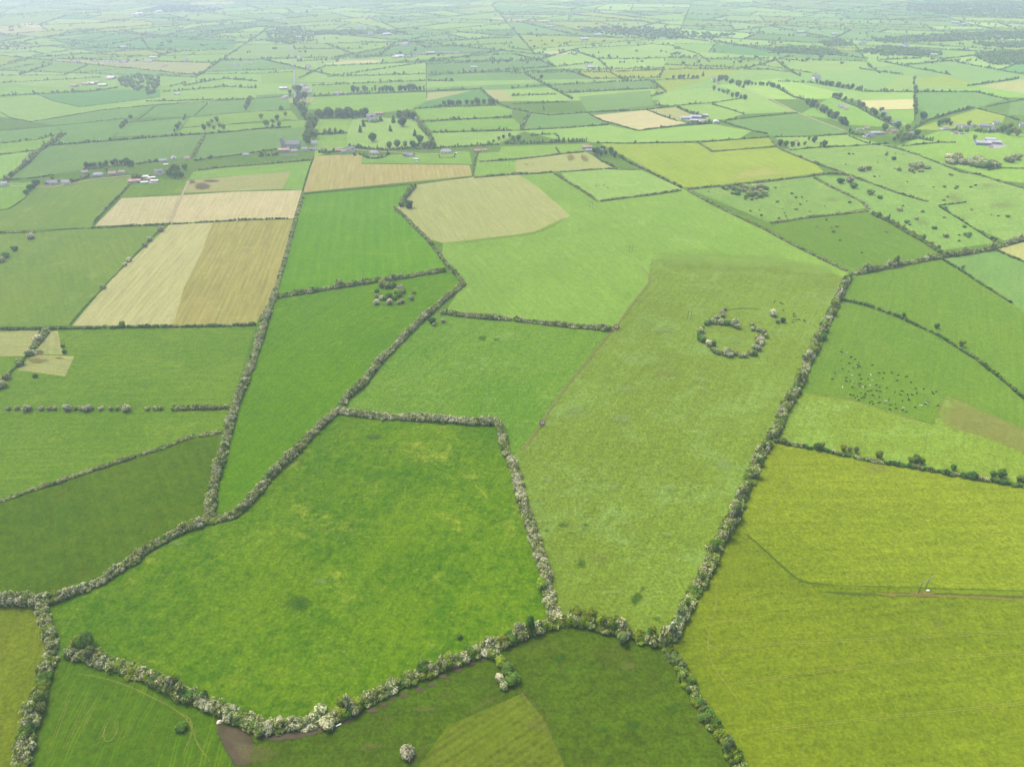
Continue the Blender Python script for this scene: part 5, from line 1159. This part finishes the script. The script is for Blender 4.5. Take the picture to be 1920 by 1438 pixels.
# garden wall, garden hedges, burial ground
def hedge_ring(kind, label, s, hs=1.0, name='hedge'): return hedge(kind, label, s, None, 0.0, hs, name)
hedge_ring('D', 'clipped hedge curving round the front of the grey hipped bungalow', '682,288 680,292 690,296 706,297 720,294 730,288', .9)
hedge_ring('t', 'low boundary hedge of the square walled garden', '822,286 825,297 852,295 853,290', .8)
for i in range(46):
    x, y = 529 + (i % 23) * 1.35 + rt.normal(0, .2), 291 + (i // 23) * 2.2 + rt.normal(0, .2); p = at(x, y)
    if i == 0:
        GS = poly_mesh('headstone', *add(boxes([(-.45, -.12, 0, .45, .12, 1.0)]), boxes([(-.6, -.25, 0, .6, .25, .18)]), boxes([(-.32, -.11, 1.0, .32, .11, 1.25)]))); GS.materials.append(M['concrete'])
    o = link('headstone', GS, None, None, (p[0], p[1], .1), rt.normal(0, .06)); tag(o, 'small pale headstone in the graveyard below the church', 'headstone', 'headstones below the church'); o.scale = (1.6, 1.6, 1.4)

# ---------------------------------------------------------------- poles, troughs, boulder
def tube_mesh(name, segs, n=8):
    V, F = [], []
    for a, b, ra, rb in segs:
        a, b = np.array(a, float), np.array(b, float); d = (b - a) / np.linalg.norm(b - a); u = np.cross(d, (.31, .87, .2)); u /= np.linalg.norm(u); w = np.cross(d, u); k = len(V)
        for c, q in ((a, ra), (b, rb)):
            for i in range(n): t = 6.2832 * i / n; V.append(tuple(c + (u * math.cos(t) + w * math.sin(t)) * q))
        F += [(k + i, k + (i + 1) % n, k + n + (i + 1) % n, k + n + i) for i in range(n)]; F += [tuple(k + i for i in range(n))[::-1], tuple(k + n + i for i in range(n))]
    return poly_mesh(name, V, F)
def h_pole(x, y, h, sp, label, rot=0.0, group=None):
    p = at(x, y); o = empty('power_pole', (p[0], p[1], 0), rot)
    for s in (-1, 1): link('pole', tube_mesh('pole', [((s * sp / 2, 0, -.2), (s * sp / 2, 0, h), .24, .16)]), M['wood'], o)
    link('crossarm', poly_mesh('crossarm', *boxes([(-sp * .95, -.14, h - .55, sp * .95, -.0, h - .30)])), M['steel'], o)
    link('brace', tube_mesh('brace', [((-sp / 2, .1, h - 1.2), (sp / 2, .1, h - 2.6), .05, .05), ((sp / 2, .18, h - 1.2), (-sp / 2, .18, h - 2.6), .05, .05)]), M['steel'], o)
    for s in (-.85, 0, .85): link('insulator', tube_mesh('insulator', [((s * sp, -.07, h - .30), (s * sp, -.07, h + .1), .07, .10), ((s * sp, -.07, h + .1), (s * sp, -.07, h + .25), .13, .06)]), M['ceramic'], o)
    return tag(o, label, 'power pole', group)
a, b = at(1720.7, 1113.3), at(1734.2, 1105.4)
h_pole(1727.5, 1109.4, 11.5, float(np.hypot(*(b - a)[:2])), 'nearest twin wooden power pole, standing on the bare patch in the silage field', math.atan2(b[1] - a[1], b[0] - a[0]))
h_pole(1292, 600, 11, 4.2, 'twin wooden power pole left of the large bush ring', R(12)); h_pole(1182, 474, 11, 4.2, 'twin wooden power pole at the far end of the dirt track', R(12)); h_pole(1108, 390, 11, 4.2, 'twin wooden power pole below the pale inner paddock', R(12))
def round_trough(x, y, label):
    p = at(x, y); o = empty('water_trough', (p[0], p[1], .66)); V, F = [], []; n = 24
    for r_, z in ((1.5, 0), (1.5, .75), (1.3, .75), (1.3, .12)): V += [(r_ * math.cos(6.2832 * i / n), r_ * math.sin(6.2832 * i / n), z) for i in range(n)]
    for k in range(3): F += [(k * n + i, k * n + (i + 1) % n, (k + 1) * n + (i + 1) % n, (k + 1) * n + i) for i in range(n)]
    F.append(tuple(3 * n + i for i in range(n))); link('basin', poly_mesh('basin', V, F), M['concrete'], o)
    link('water', poly_mesh('water', [(1.29 * math.cos(6.2832 * i / n), 1.29 * math.sin(6.2832 * i / n), .62) for i in range(n)], [tuple(range(n))]), M['water'], o)
    link('pad', poly_mesh('pad', *add(boxes([(-2.6, -2.6, -.1, 2.6, 2.6, -.012)]))), M['yard'], o)
    spot('mud', x, y + .5, 9, 7); return tag(o, label, 'trough')
round_trough(1156, 614, 'round concrete trough on the dirt track at the end of the gappy hedge'); round_trough(1017, 794, 'round concrete trough on the dirt track nearer the front')
def long_trough(x, y, l, w, h, rot, label):
    p = at(x, y); o = empty('feed_trough', (p[0], p[1], .5), rot)
    t = .12; link('tub', poly_mesh('tub', *add(boxes([(-l / 2, -w / 2, .2, l / 2, -w / 2 + t, h), (-l / 2, w / 2 - t, .2, l / 2, w / 2, h), (-l / 2, -w / 2 + t, .2, -l / 2 + t, w / 2 - t, h), (l / 2 - t, -w / 2 + t, .2, l / 2, w / 2 - t, h), (-l / 2 + t, -w / 2 + t, .2, l / 2 - t, w / 2 - t, h * .75)]))), M['plastic'], o)
    for s in (-1, 1): link('foot', poly_mesh('foot', *boxes([(s * l * .32 - .15, -w / 2, 0, s * l * .32 + .15, w / 2, .2)])), M['concrete'], o)
    return tag(o, label, 'trough')
long_trough(1739, 1108.5, 2.2, 1.3, .8, .1, 'white water tank at the foot of the nearest power pole'); long_trough(635, 1360.5, 3.0, .8, .7, .5, 'white feed trough on the mud below the front meadow')
long_trough(780, 305, 7, 3, 2, 0, 'white tank in the grass below the small grey shed')
q = at(412, 1355); bm = bmesh.new(); bmesh.ops.create_icosphere(bm, subdivisions=3, radius=1.0)
for v_ in bm.verts:
    k = 1 + .22 * math.sin(3 * v_.co.x + 1.3) * math.cos(2.3 * v_.co.y) + .12 * math.sin(7 * v_.co.z + 4 * v_.co.x); v_.co = Vector((v_.co.x * 1.7 * k, v_.co.y * 1.2 * k, max(-.25, v_.co.z * 1.0 * k)))
me = bpy.data.meshes.new('boulder'); bm.to_mesh(me); bm.free(); tag(link('boulder', me, M['rock'], None, (q[0], q[1], .85), .4), 'pale boulder lying on the mud at the corner of the tyre tracked field', 'boulder')

# ---------------------------------------------------------------- cattle
def cow_mesh(graze, seed):
    J = [((-.95, 0, 1.18), (.20, .24)), ((-.45, 0, 1.12), (.33, .36)), ((.15, 0, 1.10), (.34, .37)), ((.62, 0, 1.14), (.27, .33))]            # rump, belly, chest, withers
    V = [j[0] for j in J]; Rr = [j[1] for j in J]; E = [(0, 1), (1, 2), (2, 3)]
    def chain(start, P):
        k = start
        for p, r in P: V.append(p); Rr.append(r); E.append((k, len(V) - 1)); k = len(V) - 1
    if graze: chain(3, [((.98, 0, .98), (.15, .19)), ((1.25, 0, .62), (.12, .15)), ((1.38, 0, .40), (.13, .14)), ((1.52, 0, .12), (.09, .09))])
    else: chain(3, [((.95, 0, 1.38), (.15, .19)), ((1.22, 0, 1.58), (.13, .16)), ((1.42, 0, 1.52), (.13, .14)), ((1.70, 0, 1.36), (.09, .09))])
    hd = len(V) - 2
    for s in (-1, 1):
        hx, hy, hz = V[hd]; chain(hd, [((hx - .06, s * .17, hz + .10), (.045, .035)), ((hx - .10, s * .30, hz + .08), (.04, .02))])
        chain(3, [((.62, s * .20, .78), (.12, .12)), ((.60, s * .20, .42), (.065, .065)), ((.64, s * .20, .04), (.06, .06))])
        chain(0, [((-.88, s * .22, .88), (.17, .15)), ((-.80, s * .21, .66), (.11, .10)), ((-.98, s * .21, .42), (.065, .065)), ((-.94, s * .21, .04), (.06, .06))])
    chain(0, [((-1.16, 0, 1.20), (.05, .05)), ((-1.22, 0, .80), (.03, .03)), ((-1.22, 0, .48), (.05, .05))])
    chain(1, [((-.55, 0, .72), (.14, .12))])
    me = bpy.data.meshes.new('cow_rig'); me.from_pydata(V, E, []); o = bpy.data.objects.new('cow_rig', me); COL.objects.link(o)
    sk = o.modifiers.new('skin', 'SKIN'); sk.use_smooth_shade = True
    for i, r in enumerate(Rr): me.skin_vertices[0].data[i].radius = r
    me.skin_vertices[0].data[1].use_root = True; o.modifiers.new('sub', 'SUBSURF').levels = 1
    dg = bpy.context.evaluated_depsgraph_get(); out = bpy.data.meshes.new_from_object(o.evaluated_get(dg)); out.name = 'cow'
    bpy.data.objects.remove(o); bpy.data.meshes.remove(me); return out
def hide_mat(name, a, b, lo):
    g = G(name); P = g.n('ShaderNodeTexCoord').outputs['Object']; oi = g.n('ShaderNodeObjectInfo')
    f = g.ramp(g.noise(P, 1.1, 2, .5), lo, lo + .03); return g.done(g.diffuse(g.mix(f, a, b), .8))
HM = {'black': hide_mat('black cow hide', (.012, .011, .010), (.03, .024, .02), .6), 'pied': hide_mat('black and white cow hide', (.014, .013, .012), (.62, .60, .56), .54), 'pale': hide_mat('pale cow hide', (.60, .56, .48), (.66, .64, .58), .5)}
CM = {k: [cow_mesh(g, i) for i, g in enumerate((True, True, False))] for k in HM}
for k in HM:
    for me in CM[k]: me.materials.append(HM[k])
def cow(k, x, y, label, group):
    p = at(x, y); o = link('cow', CM[k][rt.integers(3)], None, None, (p[0], p[1], .36), rt.normal(0, .9) + (math.pi if rt.random() < .5 else 0)); s = rt.uniform(.98, 1.2); o.scale = (s, s, s)
    return tag(o, label, 'cow', group)
def herd(s, ox, oy, z, lab, grp, kinds):
    for q in s.split():
        a, b = [float(v) for v in q.split(',')]; k = kinds[rt.integers(len(kinds))]; cow(k, ox + a / z, oy + b / z, lab[k], grp[k])
K3 = ('black', 'pied', 'pale'); lb = dict(zip(K3, ('black cow in the big herd on the right hand pasture', 'black and white cow in the big herd on the right hand pasture', 'pale cow in the big herd on the right hand pasture'))); gp = dict(zip(K3, ('black cows of the big herd', 'black and white cows of the big herd', 'pale cows of the big herd')))
herd('145,130 140,178 283,252 345,280 325,292 252,345 398,335 385,370 412,392 313,413 375,408 153,425 243,468 42,492 5,585 408,517 210,560 210,612 270,612 432,582 538,578 600,370 703,488 775,487 892,485 987,522 757,566 968,606 1115,545 1180,632 320,640 398,655 427,647 412,690 495,692 300,705 660,672 700,695 270,815 315,825 432,788 340,862 375,840 440,865 500,790 535,765 580,755 495,820 478,855 667,755 722,768 608,825 705,852 395,895 560,935 592,918 612,957 705,935 850,885 868,970 865,1035 957,1022 940,775 1018,817 1047,762 1128,817 1195,813 1268,790 1252,722 1370,727 1140,868 1150,895 1053,908 1108,1070 1053,1050 1240,1003 1433,932 1395,950 1498,765 1560,770 1512,803 1585,978', 1560, 640, 8, lb, gp, ('black', 'black', 'black', 'black', 'black', 'black', 'black', 'pied'))
herd('213,190 133,300 295,525 577,515 605,598 565,675 155,708 458,700 815,715 805,912 785,940 945,955 1070,1015 1330,980 1418,945', 1560, 640, 8, lb, gp, ('pale', 'pied'))
l2 = dict.fromkeys(K3, 'cow in the small group right of the large bush ring'); g2 = dict.fromkeys(K3, 'small cattle group by the large ring')
herd('1735,260 1720,297 1755,305 1725,360 1775,362 1815,358 1715,402 1895,365 1910,390 1558,207 1515,88 1548,100 1415,65', 1290, 560, 8.73, l2, g2, ('black',))
l2 = dict.fromkeys(K3, 'cow on the pale inner paddock at the far end of the estate'); g2 = dict.fromkeys(K3, 'cattle on the pale inner paddock')
herd('630,670 650,680 690,675 710,685 720,695 632,684', 960, 180, 4, l2, g2, ('black', 'pied'))
l2 = dict.fromkeys(K3, 'cow on the dry narrow paddock near the red roofed barn'); g2 = dict.fromkeys(K3, 'cattle on the dry narrow paddock')
herd('580,405 605,415 675,405', 900, 250, 6.857, l2, g2, ('black',))

# ---------------------------------------------------------------- haze
g = G('haze air'); pv = g.n('ShaderNodeVolumePrincipled'); pv.inputs['Color'].default_value = (.685, .765, .98, 1); pv.inputs['Density'].default_value = HAZE; pv.inputs['Anisotropy'].default_value = .35
g.l(pv.outputs[0], g.out.inputs['Volume'])
hz = link('haze', poly_mesh('haze', *boxes([(-9400, -1600, -1.0, 9400, 13400, CAM_H + 25)])), g.m); hz['kind'] = 'stuff'; hz.display_type = 'WIRE'
